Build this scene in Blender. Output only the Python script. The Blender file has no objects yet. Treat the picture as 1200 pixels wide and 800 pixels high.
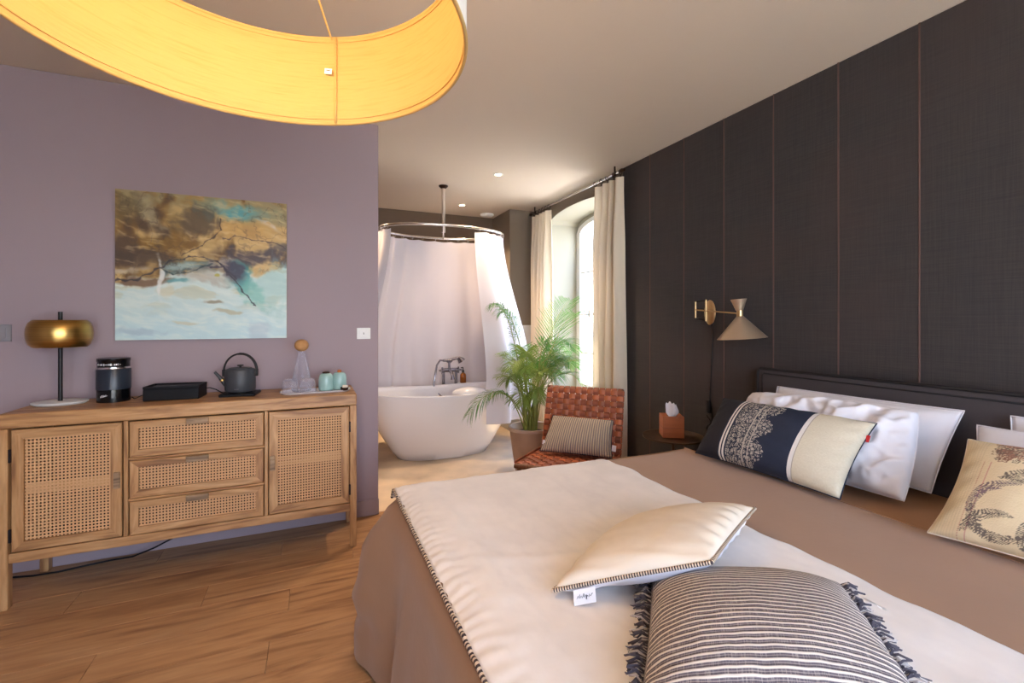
import bpy, bmesh, math, random
from mathutils import Vector, noise
random.seed(7)
PI = math.pi
D = bpy.data
scene = bpy.context.scene
C = scene.collection

# ------------------------------------------------------------------ camera, world, lights, exposure
cam = D.cameras.new('camera'); cam_o = D.objects.new('camera', cam); C.objects.link(cam_o)
cam.sensor_width = 36; cam.lens = 16.2; cam.shift_y = -25/1200; cam.clip_start = .05
cam_o.location = (0, 0, 1.30); cam_o.rotation_euler = (PI/2, 0, -math.radians(23.39))
scene.camera = cam_o
scene.view_settings.view_transform = 'Standard'; scene.view_settings.look = 'None'
scene.view_settings.gamma = 1; scene.view_settings.use_curve_mapping = False
scene.view_settings.exposure = 1.27

SKY = 4.6
w = D.worlds.new('sky'); scene.world = w; w.use_nodes = True
wn = w.node_tree; bg = wn.nodes['Background']
tc = wn.nodes.new('ShaderNodeTexCoord'); sx = wn.nodes.new('ShaderNodeSeparateXYZ')
rp = wn.nodes.new('ShaderNodeValToRGB')
wn.links.new(tc.outputs['Generated'], sx.inputs[0]); wn.links.new(sx.outputs['Z'], rp.inputs[0])
rp.color_ramp.elements[0].position = 0.0; rp.color_ramp.elements[0].color = (.84, .90, 1, 1)
rp.color_ramp.elements[1].position = .7; rp.color_ramp.elements[1].color = (.30, .50, 1, 1)
wn.links.new(rp.outputs[0], bg.inputs['Color']); bg.inputs['Strength'].default_value = SKY

def light(name, kind, loc, rot=(0, 0, 0), **kw):
    l = D.lights.new(name, kind)
    for k, v in kw.items(): setattr(l, k, v)
    o = D.objects.new(name, l); C.objects.link(o); o.location = loc; o.rotation_euler = rot
    return o

def portal(name, loc, rot, sx_, sy_):
    o = light(name, 'AREA', loc, rot, shape='RECTANGLE', size=sx_, size_y=sy_)
    o.data.cycles.is_portal = True
    return o
BW = (-.9, 2.3, .15, 2.35)         # window behind the camera: x0 x1 z0 z1
portal('portal_back', ((BW[0]+BW[1])/2, -1.86, (BW[2]+BW[3])/2), (PI/2, 0, 0), BW[1]-BW[0], BW[3]-BW[2])
portal('portal_bath', (2.88, 4.05, 1.45), (0, PI/2, 0), 1.9, 1.1)
light('sun', 'SUN', (6, 2, 8), (0, math.radians(24), math.radians(14)), energy=9.5, angle=.01, color=(1, .86, .66))

# ------------------------------------------------------------------ helpers
def lin(c):
    return tuple(((v/255)/12.92 if v/255 <= .04045 else ((v/255+.055)/1.055)**2.4) for v in c)

def M(name, rgb, rough=.6, metal=0., var=0., vscale=8., bump=0., bscale=60., rnd=0., spec=.5, stretch=(1, 1, 1), sheen=0., trans=0., coat=0.):
    """procedural principled material: rgb (sRGB 0-255), noise variation, noise bump, per-object brightness"""
    m = D.materials.new(name); m.use_nodes = True
    n = m.node_tree; b = n.nodes['Principled BSDF']
    base = (*lin(rgb), 1)
    b.inputs['Base Color'].default_value = base
    b.inputs['Roughness'].default_value = rough; b.inputs['Metallic'].default_value = metal
    b.inputs['Specular IOR Level'].default_value = spec
    if coat: b.inputs['Coat Weight'].default_value = coat
    if sheen: b.inputs['Sheen Weight'].default_value = sheen
    mp = None
    if var or bump:
        t = n.nodes.new('ShaderNodeTexCoord'); mp = n.nodes.new('ShaderNodeMapping')
        mp.inputs['Scale'].default_value = stretch
        n.links.new(t.outputs['Object'], mp.inputs[0])
    src = None
    if var:
        nz = n.nodes.new('ShaderNodeTexNoise'); nz.inputs['Scale'].default_value = vscale; nz.inputs['Detail'].default_value = 6
        n.links.new(mp.outputs[0], nz.inputs['Vector'])
        r = n.nodes.new('ShaderNodeValToRGB')
        r.color_ramp.elements[0].position = .3; r.color_ramp.elements[1].position = .7
        r.color_ramp.elements[0].color = (*[c*(1-var) for c in base[:3]], 1)
        r.color_ramp.elements[1].color = (*[min(1, c*(1+var)) for c in base[:3]], 1)
        n.links.new(nz.outputs['Fac'], r.inputs[0]); src = r.outputs[0]
        n.links.new(src, b.inputs['Base Color'])
    if rnd:
        oi = n.nodes.new('ShaderNodeObjectInfo'); mr = n.nodes.new('ShaderNodeMapRange')
        mr.inputs['To Min'].default_value = 1-rnd; mr.inputs['To Max'].default_value = 1+rnd
        n.links.new(oi.outputs['Random'], mr.inputs['Value'])
        mx = n.nodes.new('ShaderNodeVectorMath'); mx.operation = 'SCALE'
        if src: n.links.new(src, mx.inputs[0])
        else: mx.inputs[0].default_value = base[:3]
        n.links.new(mr.outputs[0], mx.inputs['Scale']); n.links.new(mx.outputs[0], b.inputs['Base Color'])
    if bump:
        bz = n.nodes.new('ShaderNodeTexNoise'); bz.inputs['Scale'].default_value = bscale; bz.inputs['Detail'].default_value = 4
        n.links.new(mp.outputs[0], bz.inputs['Vector'])
        bp = n.nodes.new('ShaderNodeBump'); bp.inputs['Strength'].default_value = bump; bp.inputs['Distance'].default_value = .01
        n.links.new(bz.outputs['Fac'], bp.inputs['Height']); n.links.new(bp.outputs[0], b.inputs['Normal'])
    if trans:   # thin cloth: part of the light passes through
        tr = n.nodes.new('ShaderNodeBsdfTranslucent'); tr.inputs['Color'].default_value = base
        ms = n.nodes.new('ShaderNodeMixShader'); ms.inputs[0].default_value = trans
        out = n.nodes['Material Output']
        n.links.new(b.outputs[0], ms.inputs[1]); n.links.new(tr.outputs[0], ms.inputs[2]); n.links.new(ms.outputs[0], out.inputs['Surface'])
    return m

class N:
    """tiny node-graph writer for the patterned cloths"""
    def __init__(s, m): s.t = m.node_tree; s.b = s.t.nodes['Principled BSDF']
    def new(s, k, **kw):
        n = s.t.nodes.new('ShaderNode'+k)
        for a, v in kw.items(): setattr(n, a, v)
        return n
    def put(s, inp, v):
        if hasattr(v, 'is_output'): s.t.links.new(v, inp)
        else: inp.default_value = v
    def m(s, op, a, b=0., c=0., clamp=False):
        n = s.new('Math', operation=op, use_clamp=clamp)
        for i, v in enumerate((a, b, c)): s.put(n.inputs[i], v)
        return n.outputs[0]
    def mix(s, f, a, b):
        n = s.new('Mix', data_type='RGBA')
        s.put(n.inputs[0], f)
        for i, v in ((6, a), (7, b)):
            s.put(n.inputs[i], (*lin(v), 1) if isinstance(v, tuple) else v)
        return n.outputs[2]
    def band(s, x, lo, hi): return s.m('MULTIPLY', s.m('GREATER_THAN', x, lo), s.m('LESS_THAN', x, hi))
    def uv(s):
        t = s.new('TexCoord'); q = s.new('SeparateXYZ'); s.t.links.new(t.outputs['UV'], q.inputs[0])
        return t.outputs['UV'], q.outputs[0], q.outputs[1]
    def noise(s, vec, scale, detail=4, dist=0.):
        n = s.new('TexNoise'); s.put(n.inputs['Vector'], vec); n.inputs['Scale'].default_value = scale
        n.inputs['Detail'].default_value = detail; n.inputs['Distortion'].default_value = dist
        return n.outputs['Fac']
    def scale(s, vec, sc):
        n = s.new('Mapping'); s.put(n.inputs[0], vec); n.inputs['Scale'].default_value = sc
        return n.outputs[0]
    def bump(s, h, st=.3, d=.005):
        n = s.new('Bump'); n.inputs['Strength'].default_value = st; n.inputs['Distance'].default_value = d
        s.put(n.inputs['Height'], h); s.t.links.new(n.outputs[0], s.b.inputs['Normal'])
    def color(s, c): s.t.links.new(c, s.b.inputs['Base Color'])

def B():
    return bmesh.new()
def obj(name, bm, mats, parent=None, loc=(0, 0, 0), rot=(0, 0, 0), smooth=None, recalc=True):
    if isinstance(bm, bmesh.types.BMesh):
        me = D.meshes.new(name)
        if recalc: bmesh.ops.recalc_face_normals(bm, faces=bm.faces[:])
        bm.to_mesh(me); bm.free()
        for m in (mats if isinstance(mats, (list, tuple)) else [mats]): me.materials.append(m)
    else: me = bm
    o = D.objects.new(name, me); C.objects.link(o)
    o.parent = parent; o.location = loc; o.rotation_euler = rot
    if smooth:
        me.shade_smooth()
        if smooth < 3: me.set_sharp_from_angle(angle=smooth)
    return o

def thing(name, label, cat, loc=(0, 0, 0), rotz=0, group=None):
    o = D.objects.new(name, None); C.objects.link(o); o.empty_display_size = .05
    o.location = loc; o.rotation_euler = (0, 0, rotz); return tag(o, label, cat, group)
def tag(o, label, cat, group=None):
    o['label'] = label; o['category'] = cat
    if group: o['group'] = group
    return o
def struct(o): o['kind'] = 'structure'; return o

def bx(bm, x0, x1, y0, y1, z0, z1, bev=0., seg=1, mi=0):
    vs = [bm.verts.new(p) for p in ((x0,y0,z0),(x1,y0,z0),(x1,y1,z0),(x0,y1,z0),(x0,y0,z1),(x1,y0,z1),(x1,y1,z1),(x0,y1,z1))]
    fs = [bm.faces.new([vs[i] for i in f]) for f in ((3,2,1,0),(4,5,6,7),(0,1,5,4),(1,2,6,5),(2,3,7,6),(3,0,4,7))]
    for f in fs: f.material_index = mi
    if bev:
        es = list({e for f in fs for e in f.edges})
        bmesh.ops.bevel(bm, geom=es, offset=bev, segments=seg, profile=.6, affect='EDGES')
    return bm
def box(name, d, mat, parent=None, bev=.002, seg=1, **k):
    return obj(name, bx(B(), *d, bev, seg), mat, parent, **k)

def tube(bm, pts, r, n=8, close=False, cap=True, alt=0, mi=0):
    pts = [Vector(p) for p in pts]; N_ = len(pts); rings = []
    rr = r if isinstance(r, (list, tuple)) else [r]*N_
    up = Vector((0, 0, 1)); prev = None
    for i, p in enumerate(pts):
        a = pts[i-1] if (i or close) else p; b = pts[(i+1) % N_] if (i < N_-1 or close) else p
        t = (b-a).normalized()
        if prev is None:
            s = t.cross(up)
            if s.length < .1: s = t.cross(Vector((1, 0, 0)))
        else: s = prev - t*prev.dot(t)
        s.normalize(); prev = s; q = t.cross(s)
        rings.append([bm.verts.new(p+(s*math.cos(2*PI*k/n)+q*math.sin(2*PI*k/n))*rr[i]) for k in range(n)])
    for i in range(N_ if close else N_-1):
        A, Bq = rings[i], rings[(i+1) % N_]
        for k in range(n):
            f = bm.faces.new((A[k], A[(k+1) % n], Bq[(k+1) % n], Bq[k])); f.material_index = (i//alt) % 2 if alt else mi
    if cap and not close:
        for R in (rings[0][::-1], rings[-1]):
            f = bm.faces.new(R); f.material_index = mi
    return bm

def lathe(bm, prof, n=32, sx_=1, sy_=1, cx=0, cy=0, cap=True, mi=0):
    rings = []
    for r, z in prof:
        rings.append([bm.verts.new((cx+r*sx_*math.cos(2*PI*k/n), cy+r*sy_*math.sin(2*PI*k/n), z)) for k in range(n)])
    for i in range(len(rings)-1):
        for k in range(n):
            f = bm.faces.new((rings[i][k], rings[i][(k+1) % n], rings[i+1][(k+1) % n], rings[i+1][k])); f.material_index = mi
    if cap:
        bm.faces.new(rings[0][::-1]).material_index = mi; bm.faces.new(rings[-1]).material_index = mi
    return bm

def grid(fn, nu, nv, close_u=False):
    """open or closed sheet from fn(u,v), with uvs"""
    bm = B(); uvl = bm.loops.layers.uv.new('UVMap')
    V = [[bm.verts.new(fn(i/nu, j/nv)) for j in range(nv+1)] for i in range(nu if close_u else nu+1)]
    for i in range(nu):
        for j in range(nv):
            i2 = (i+1) % nu if close_u else i+1
            f = bm.faces.new((V[i][j], V[i2][j], V[i2][j+1], V[i][j+1]))
            for l, (a, b) in zip(f.loops, ((i, j), (i+1, j), (i+1, j+1), (i, j+1))): l[uvl].uv = (a/nu, b/nv)
    return bm

def nz(p, s=1., o=0.): return noise.noise(Vector(p)*s+Vector((o, o*1.7, o*.3)))
def fbm(p, s=1., o=0., oc=4):
    a = 0; k = 1
    for i in range(oc): a += nz(p, s, o+i*9)*k; s *= 2; k *= .5
    return a
def sst(a, b, x):
    t = min(1, max(0, (x-a)/(b-a))); return t*t*(3-2*t)

# ------------------------------------------------------------------ materials
m_purple = M('mauve_paint', (158, 142, 148), .8, bump=.03, bscale=200)
m_ceil = M('ceiling_paint', (214, 199, 182), .9)
m_brown = M('brown_paint', (98, 82, 68), .85)
m_greyb = M('grey_brown_paint', (120, 108, 94), .85)
m_reveal = M('pale_grey_paint', (172, 168, 152), .85)
m_white = M('white_paint', (232, 232, 230), .5)
m_stone = M('pale_stone', (234, 210, 178), .55, var=.16, vscale=3.5, bump=.06, bscale=20)
m_tile = M('pale_tile', (208, 208, 206), .4)
m_black = M('black_metal', (26, 24, 25), .45, .3)
m_bronze = M('bronze_metal', (60, 42, 34), .4, .8)
m_blackp = M('black_plastic', (13, 14, 18), .45, spec=.3)
m_darkg = M('dark_glass', (12, 13, 16), .15)
m_brass2 = M('aged_brass', (200, 168, 122), .35, .9)
m_brass = M('brushed_brass', (190, 154, 88), .3, 1., var=.12, vscale=3, stretch=(1, 1, 60))
m_chrome = M('chrome', (232, 230, 228), .2, 1.)
m_duvet = M('taupe_cotton', (162, 124, 92), .85, var=.04, vscale=3, bump=.08, bscale=40, sheen=.2)
m_sheet = M('tan_cotton', (170, 126, 90), .85, bump=.1, bscale=12)
m_linen = M('white_linen', (232, 230, 236), .85, bump=.1, bscale=30)
m_throw = M('cream_velvet', (238, 231, 224), .8, var=.06, vscale=7, bump=.2, bscale=9, sheen=.3)
m_ivory = M('ivory_cloth', (234, 221, 202), .85, bump=.15, bscale=14)
m_whitec = M('white_ceramic', (236, 234, 236), .18, coat=.3)
m_curt = M('cream_linen', (226, 212, 190), .9, bump=.06, bscale=90, trans=.16)
m_shower = M('white_polyester', (224, 221, 230), .75, trans=.2)
m_pot = M('clay', (190, 164, 146), .85, var=.1, vscale=7, bump=.1, bscale=40)
m_soil = M('soil', (58, 44, 34), .95, bump=.6, bscale=50)
m_head = M('charcoal_fabric', (72, 66, 68), .9, bump=.15, bscale=250)
m_pipe = M('black_piping', (30, 26, 27), .7)
m_leather = M('tan_leather', (172, 96, 60), .5, var=.15, vscale=14, bump=.1, bscale=90, rnd=.34)
m_leather2 = M('brown_leather', (140, 74, 50), .5, var=.15, vscale=14, bump=.1, bscale=90, rnd=.2)
m_cork = M('cork', (178, 132, 84), .8, var=.1, vscale=60)
m_teal = M('teal_glaze', (150, 184, 180), .2, var=.05, vscale=18)
m_tissuebox = M('orange_wood', (176, 104, 62), .5, var=.12, vscale=6, stretch=(1, 1, 8))
m_paper = M('white_paper', (240, 240, 244), .9)
m_amber = M('amber_glass', (150, 82, 22), .1)
m_red = M('red_cloth', (196, 40, 44), .8)
m_hinge = M('dark_hinge', (38, 32, 36), .5, .6)
m_kettle = M('charcoal_enamel', (56, 60, 66), .5)
m_gun = M('champagne_metal', (196, 174, 150), .38, .75)
m_navy = M('navy_cloth', (34, 42, 62), .85)

def wood(name, c1, c2, c3, scale=1., axis=0, rough=.5, rnd=.12, knots=.0):
    m = M(name, c1, rough); g = N(m)
    t = g.new('TexCoord'); oi = g.new('ObjectInfo')
    add = g.new('VectorMath', operation='ADD'); g.put(add.inputs[0], t.outputs['Object'])
    sc = g.new('VectorMath', operation='SCALE'); sc.inputs[0].default_value = (31, 17, 23); g.put(sc.inputs['Scale'], oi.outputs['Random'])
    g.put(add.inputs[1], sc.outputs[0])
    st = [6*scale]*3; st[axis] = .7*scale
    v = g.scale(add.outputs[0], tuple(st))
    n1 = g.noise(v, 2.2, 8, 1.2); n2 = g.noise(v, 9, 6, .3)
    r = g.new('ValToRGB'); e = r.color_ramp.elements
    e[0].position = .32; e[0].color = (*lin(c3), 1); e[1].position = .68; e[1].color = (*lin(c2), 1)
    x = e.new(.48); x.color = (*lin(c1), 1)
    g.put(r.inputs[0], n1)
    fine = g.mix(g.m('MULTIPLY', g.m('SUBTRACT', n2, .42, clamp=True), 1.3, clamp=True), r.outputs[0], c3)
    mr = g.new('MapRange'); g.put(mr.inputs['Value'], oi.outputs['Random']); mr.inputs['To Min'].default_value = 1-rnd; mr.inputs['To Max'].default_value = 1+rnd
    vm = g.new('VectorMath', operation='SCALE'); g.put(vm.inputs[0], fine); g.put(vm.inputs['Scale'], mr.outputs[0])
    g.color(vm.outputs[0]); g.bump(n2, .12, .004)
    return m
m_plank = wood('oak_plank', (184, 140, 96), (196, 154, 110), (144, 102, 68), 1.1, 0, .4, .05)
m_oak = wood('oak_board', (182, 136, 88), (202, 160, 112), (134, 92, 58), 1.6, 0, .45, .06)
m_oakv = wood('oak_upright', (182, 136, 88), (202, 160, 112), (134, 92, 58), 1.6, 2, .45, .06)
m_dark_wood = wood('dark_wood', (112, 70, 46), (132, 86, 56), (74, 46, 32), 2, 2, .5)

# woven grasscloth for the bed wall
m_grass = M('dark_grasscloth', (74, 64, 62), .85); g = N(m_grass)
t = g.new('TexCoord')
a = g.noise(g.scale(t.outputs['Object'], (1, 2, 90)), 3, 5); b = g.noise(g.scale(t.outputs['Object'], (1, 90, 2)), 3, 5); c = g.noise(t.outputs['Object'], 1.6, 3)
wv = g.m('ADD', g.m('MULTIPLY', a, .5), g.m('MULTIPLY', b, .5))
col = g.mix(g.m('MULTIPLY', g.m('SUBTRACT', wv, .38), 4, clamp=True), (52, 48, 49), (64, 59, 58))
col = g.mix(g.m('MULTIPLY', g.m('SUBTRACT', c, .45), 2.2, clamp=True), col, (70, 57, 54))
g.color(col); g.bump(wv, .25, .003)
m_seam = M('red_brown_thread', (98, 74, 68), .9)

# cane webbing with real holes
m_cane = M('cane_webbing', (206, 158, 110), .6); g = N(m_cane)
t = g.new('TexCoord'); q = g.new('SeparateXYZ'); g.put(q.inputs[0], t.outputs['Object'])
def cell(o, p): return g.m('SUBTRACT', g.m('FRACT', g.m('DIVIDE', o, p)), .5)
u_, v_ = cell(q.outputs[0], .0136), cell(q.outputs[2], .0146)
rr = g.m('ADD', g.m('POWER', g.m('ABSOLUTE', u_), 2.6), g.m('POWER', g.m('ABSOLUTE', v_), 2.6))
hole = g.m('LESS_THAN', rr, .26**2.6)
wn_ = g.noise(g.scale(t.outputs['Object'], (150, 150, 150)), 1, 3)
g.color(g.mix(wn_, (226, 180, 130), (180, 130, 84)))
tr = g.new('BsdfTransparent'); ms = g.new('MixShader'); g.put(ms.inputs[0], hole)
g.t.links.new(g.b.outputs[0], ms.inputs[1]); g.t.links.new(tr.outputs[0], ms.inputs[2])
g.t.links.new(ms.outputs[0], g.t.nodes['Material Output'].inputs['Surface'])
m_inside = M('cabinet_inside', (60, 38, 26), .9)

def glass(name, tint=(1, 1, 1), rough=0., k=.12):
    m = D.materials.new(name); m.use_nodes = True; t = m.node_tree; t.nodes.clear()
    o = t.nodes.new('ShaderNodeOutputMaterial'); a = t.nodes.new('ShaderNodeBsdfTransparent'); a.inputs[0].default_value = (*tint, 1)
    b = t.nodes.new('ShaderNodeBsdfGlossy'); b.inputs['Roughness'].default_value = rough
    f = t.nodes.new('ShaderNodeLayerWeight'); f.inputs[0].default_value = k
    mx = t.nodes.new('ShaderNodeMixShader'); t.links.new(f.outputs['Fresnel'], mx.inputs[0])
    t.links.new(a.outputs[0], mx.inputs[1]); t.links.new(b.outputs[0], mx.inputs[2]); t.links.new(mx.outputs[0], o.inputs[0])
    return m
m_pane = glass('window_glass', (.97, .98, .97), 0, .08)
m_tumbler = M('clear_glass', (214, 212, 226), .08, spec=.8)
_t = m_tumbler.node_tree; _a = _t.nodes.new('ShaderNodeBsdfTransparent'); _a.inputs[0].default_value = (.97, .97, .98, 1)
_m = _t.nodes.new('ShaderNodeMixShader'); _l = _t.nodes.new('ShaderNodeLayerWeight'); _l.inputs[0].default_value = .35
_r = _t.nodes.new('ShaderNodeMapRange'); _r.inputs['To Min'].default_value = .10; _r.inputs['To Max'].default_value = .55
_t.links.new(_l.outputs['Facing'], _r.inputs['Value']); _t.links.new(_r.outputs[0], _m.inputs[0])
_t.links.new(_a.outputs[0], _m.inputs[1]); _t.links.new(_t.nodes['Principled BSDF'].outputs[0], _m.inputs[2]); _t.links.new(_m.outputs[0], _t.nodes['Material Output'].inputs['Surface'])

# ------------------------------------------------------------------ room shell
H = 2.61
X1 = 2.46; X0 = -2.6; Y0 = -1.8; YW = 3.2; YF = 5.55
fl = struct(box('floor', (X0-.1, X1+.5, Y0-.1, YF+.1, -.12, -.014), m_stone, None, 0))
pm = {}
y = Y0; row = 0; pw = .186
while y < YW-.001:
    y2 = min(y+pw, YW); x = X0 - [0, .5, .95, .25, .7][row % 5]*1.22
    while x < X1:
        a_, b_ = max(x, X0), min(x+1.22, X1)
        if b_-a_ > .02:
            key = (round(b_-a_, 3), round(y2-y, 3))
            if key not in pm:
                bm = bx(B(), 0, key[0]-.0014, 0, key[1]-.0014, -.013, 0, .0012); me = D.meshes.new('plank'); bm.to_mesh(me); bm.free(); me.materials.append(m_plank); pm[key] = me
            obj('plank', pm[key], None, fl, (a_, y, 0))
        x += 1.22
    y += pw; row += 1
box('threshold', (.405, X1, YW, YW+.03, -.013, .001), m_plank, fl)
box('stone_floor', (-.7, X1, YW+.03, YF, -.013, 0), m_stone, fl)
struct(box('ceiling', (X0-.1, X1+.5, Y0-.1, YF+.1, H, H+.1), m_ceil, None, 0))
struct(box('wall_left', (X0, .405, YW, YW+.1, -.014, H), m_purple, None, .004))
bb = struct(box('baseboard_left', (X0, .407, YW-.014, YW, 0, .105), m_purple, None, .003))
struct(box('wall_far', (-.8, X1, YF, YF+.1, -.014, H), m_brown, None, 0))
struct(box('baseboard_far', (-.7, 2.13, YF-.012, YF, 0, .09), m_stone, None, .002))
struct(box('wall_bath', (-.8, -.7, YW+.1, YF, -.014, H), m_brown, None, 0))
cb = struct(obj('wall_corner', bx(B(), 2.135, X1, 5.0, YF, -.014, H), m_greyb))
box('lower_panel', (2.13, X1-.001, 4.985, 5.0, 0, 1.24), m_tile, cb)
box('side_panel', (2.12, 2.135, 4.985, YF-.001, 0, 1.24), m_tile, cb)
# wall behind the camera with its window, and the room's left side with its window
bm = B(); x0, x1, z0, z1 = BW
bx(bm, X0, x0, Y0-.1, Y0, -.014, H); bx(bm, x1, X1, Y0-.1, Y0, -.014, H); bx(bm, x0, x1, Y0-.1, Y0, -.014, z0); bx(bm, x0, x1, Y0-.1, Y0, z1, H)
struct(obj('wall_back', bm, m_purple))
struct(box('wall_side', (X0-.1, X0, Y0-.1, YW+.1, -.014, H), m_purple, None, 0))
def plain_window(name, a0, a1, z0, z1, fixed, axis):
    fr = B(); k = .05
    def q(bm, p0, p1, r0, r1, d0, d1):
        bx(bm, *((p0, p1, fixed+d0, fixed+d1) if axis == 0 else (fixed+d0, fixed+d1, p0, p1)), r0, r1)
    mid = (a0+a1)/2
    for s in ((a0, a0+k, z0, z1), (a1-k, a1, z0, z1), (a0, a1, z0, z0+k), (a0, a1, z1-k, z1), (mid-k/2, mid+k/2, z0, z1)): q(fr, *s, -.03, .03)
    o = struct(obj(name, fr, m_white))
    for s in ((a0+k, mid-k/2), (mid+k/2, a1-k)):
        p = B(); q(p, *s, z0+k, z1-k, -.003, .003); obj('pane', p, m_pane, o)
plain_window('window_2', BW[0], BW[1], BW[2], BW[3], Y0-.06, 0)

# bed wall with its deep arched window recess
AY0, AY1, ASP, ARISE, SILL = 3.46, 4.617, 2.385, .105, .5
def arch_z(y, base=ASP, rise=ARISE):
    u = (y-(AY0+AY1)/2)/((AY1-AY0)/2); return base + rise*math.sqrt(max(0, 1-abs(u)**2.2))
XR = 2.84
bm = B()
bx(bm, X1, XR+.06, Y0-.1, AY0, -.014, H); bx(bm, X1, XR+.06, AY1, YF+.1, -.014, H); bx(bm, X1, XR+.06, AY0, AY1, -.014, SILL)
K = 24
for i in range(K):
    a_, b_ = AY0+(AY1-AY0)*i/K, AY0+(AY1-AY0)*(i+1)/K
    za, zb = arch_z(a_), arch_z(b_)
    P = [bm.verts.new(p) for p in ((X1, a_, za), (X1, b_, zb), (X1, b_, H), (X1, a_, H), (XR+.06, a_, za), (XR+.06, b_, zb), (XR+.06, b_, H), (XR+.06, a_, H))]
    for f in ((0, 1, 2, 3), (7, 6, 5, 4), (0, 4, 5, 1), (3, 2, 6, 7)): bm.faces.new([P[k] for k in f])
wr = struct(obj('wall_right', bm, m_greyb))
# wall covering, one drop after another, with red-brown seams
seams = [-1.80, -1.30, -.95, -.60, -.25, .10, .45, .80, 1.152, 1.493, 1.853, 2.204, 2.556, 2.92, 3.27]
for a_, b_ in zip(seams[:-1], seams[1:]):
    box('panel', (X1-.006, X1+.001, a_+.004, b_-.004, 0, H-.001), m_grass, wr, .0015)
for s in seams[1:-1]:
    o = obj('seam', tube(B(), [(X1-.003, s+.003*nz((0, s, k*.3), 3), k*.29) for k in range(10)], .0052, 6), m_seam, wr, smooth=3)
# painted reveal of the recess
bm = B(); ys = [AY0+(AY1-AY0)*i/K for i in range(K+1)]
prof = [(AY0+.003, SILL+.003)] + [(min(max(y_, AY0+.003), AY1-.003), arch_z(y_)-.003) for y_ in ys] + [(AY1-.003, SILL+.003)]
L_ = [[bm.verts.new((x_, p[0], p[1])) for p in prof] for x_ in (X1-.001, XR)]
for i in range(len(prof)-1): bm.faces.new((L_[0][i], L_[0][i+1], L_[1][i+1], L_[1][i]))
bm.faces.new((L_[0][0], L_[1][0], L_[1][-1], L_[0][-1]))
struct(obj('trim_1', bm, m_reveal))
# arched window
WB, WR_ = 2.30, .15
def arc_prof(ins, zb):
    ya, yb = AY0+ins, AY1-ins; pts = [(ya, zb)]
    for i in range(K+1):
        u = -1+2*i/K; pts.append(((ya+yb)/2+u*(yb-ya)/2, WB-ins*.3+(WR_-ins*.4)*math.sqrt(max(0, 1-u*u))))
    pts.append((yb, zb)); return pts
po, pi_ = arc_prof(.004, SILL+.004), arc_prof(.075, SILL+.08)
bm = B(); rows = []
for x_, P in ((XR-.03, po), (XR-.03, pi_), (XR+.02, pi_), (XR+.02, po)): rows.append([bm.verts.new((x_, p[0], p[1])) for p in P])
n_ = len(po)
for a_, b_ in ((0, 1), (1, 2), (2, 3), (3, 0)):
    for i in range(n_): bm.faces.new((rows[a_][i], rows[a_][(i+1) % n_], rows[b_][(i+1) % n_], rows[b_][i]))
win = struct(obj('window_1', bm, m_white))
# infill between arched frame and reveal
bm = B(); top = [(y_, arch_z(y_)+.01) for y_ in [AY0+.004+(AY1-AY0-.008)*i/K for i in range(K+1)]]
A_ = [bm.verts.new((XR-.01, p[0], p[1])) for p in top]; B_ = [bm.verts.new((XR-.01, p[0], p[1]-.002)) for p in po[1:-1]]
for i in range(K): bm.faces.new((A_[i], A_[i+1], B_[i+1], B_[i]))
obj('head_infill', bm, m_reveal, win)
mid = (AY0+AY1)/2
box('centre_post', (XR-.025, XR+.015, mid-.03, mid+.03, SILL+.08, 2.40), m_white, win)
for zz in (.93, 1.365, 1.84): 
    for a_, b_ in ((AY0+.07, mid-.03), (mid+.03, AY1-.07)): box('glazing_bar', (XR-.018, XR+.008, a_, b_, zz-.011, zz+.011), m_white, win)
for a_, b_ in ((AY0+.07, mid-.028), (mid+.028, AY1-.07)):
    for za, zb in ((SILL+.07, .93), (.93, 1.365), (1.365, 1.84)): box('pane', (XR-.008, XR-.004, a_, b_, za, zb), m_pane, win, 0)
    bm = B(); S = 8; ups = [bm.verts.new((XR-.006, a_+(b_-a_)*i/S, WB+.0+(WR_)*math.sqrt(max(0, 1-((a_+(b_-a_)*i/S-mid)/((AY1-AY0)/2-.004))**2))-.03)) for i in range(S+1)]
    lo = [bm.verts.new((XR-.006, b_, 1.84)), bm.verts.new((XR-.006, a_, 1.84))]
    bm.faces.new(ups+lo); obj('pane', bm, m_pane, win)
obj('latch', tube(bx(B(), XR-.034, XR-.02, AY1-.3, AY1-.25, 1.33, 1.41, .004), [(XR-.04, AY1-.275, 1.37), (XR-.06, AY1-.275, 1.39), (XR-.06, AY1-.21, 1.4)], .007), m_chrome, win, smooth=1)
# the garden outside
m_lawn = M('pale_gravel', (228, 220, 200), .9, var=.1, vscale=2)
g_ = struct(obj('ground', bx(B(), -40, 40, -40, 40, -.6, -.3), m_lawn))

# ceiling fittings
m_glow = D.materials.new('lamp_glow'); m_glow.use_nodes = True
bs = m_glow.node_tree.nodes['Principled BSDF']; bs.inputs['Emission Color'].default_value = (1, .72, .4, 1); bs.inputs['Emission Strength'].default_value = 14
def downlight(x, y, label):
    t = thing('downlight', label, 'ceiling light', (x, y, H), 0, 'recessed bathroom ceiling lights')
    obj('trim_ring', lathe(B(), [(.028, -.001), (.03, -.006), (.042, -.006), (.046, 0)], 24, cap=False), m_white, t, smooth=1)
    obj('lens', lathe(B(), [(.001, -.003), (.028, -.003)], 20, cap=False), m_glow, t)
    l = light('downlight_lamp', 'SPOT', (x, y, H-.03), energy=38, color=(1, .70, .44), spot_size=2.0, spot_blend=.6, shadow_soft_size=.03); l.parent = t; l.location = (0, 0, -.03)
downlight(1.53, 3.85, 'small round recessed ceiling light nearest the room, beside the curtain rail')
downlight(1.56, 5.04, 'small round recessed ceiling light behind the shower rail pole')
downlight(.25, 4.6, 'small round recessed ceiling light above the left end of the bath')
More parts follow.
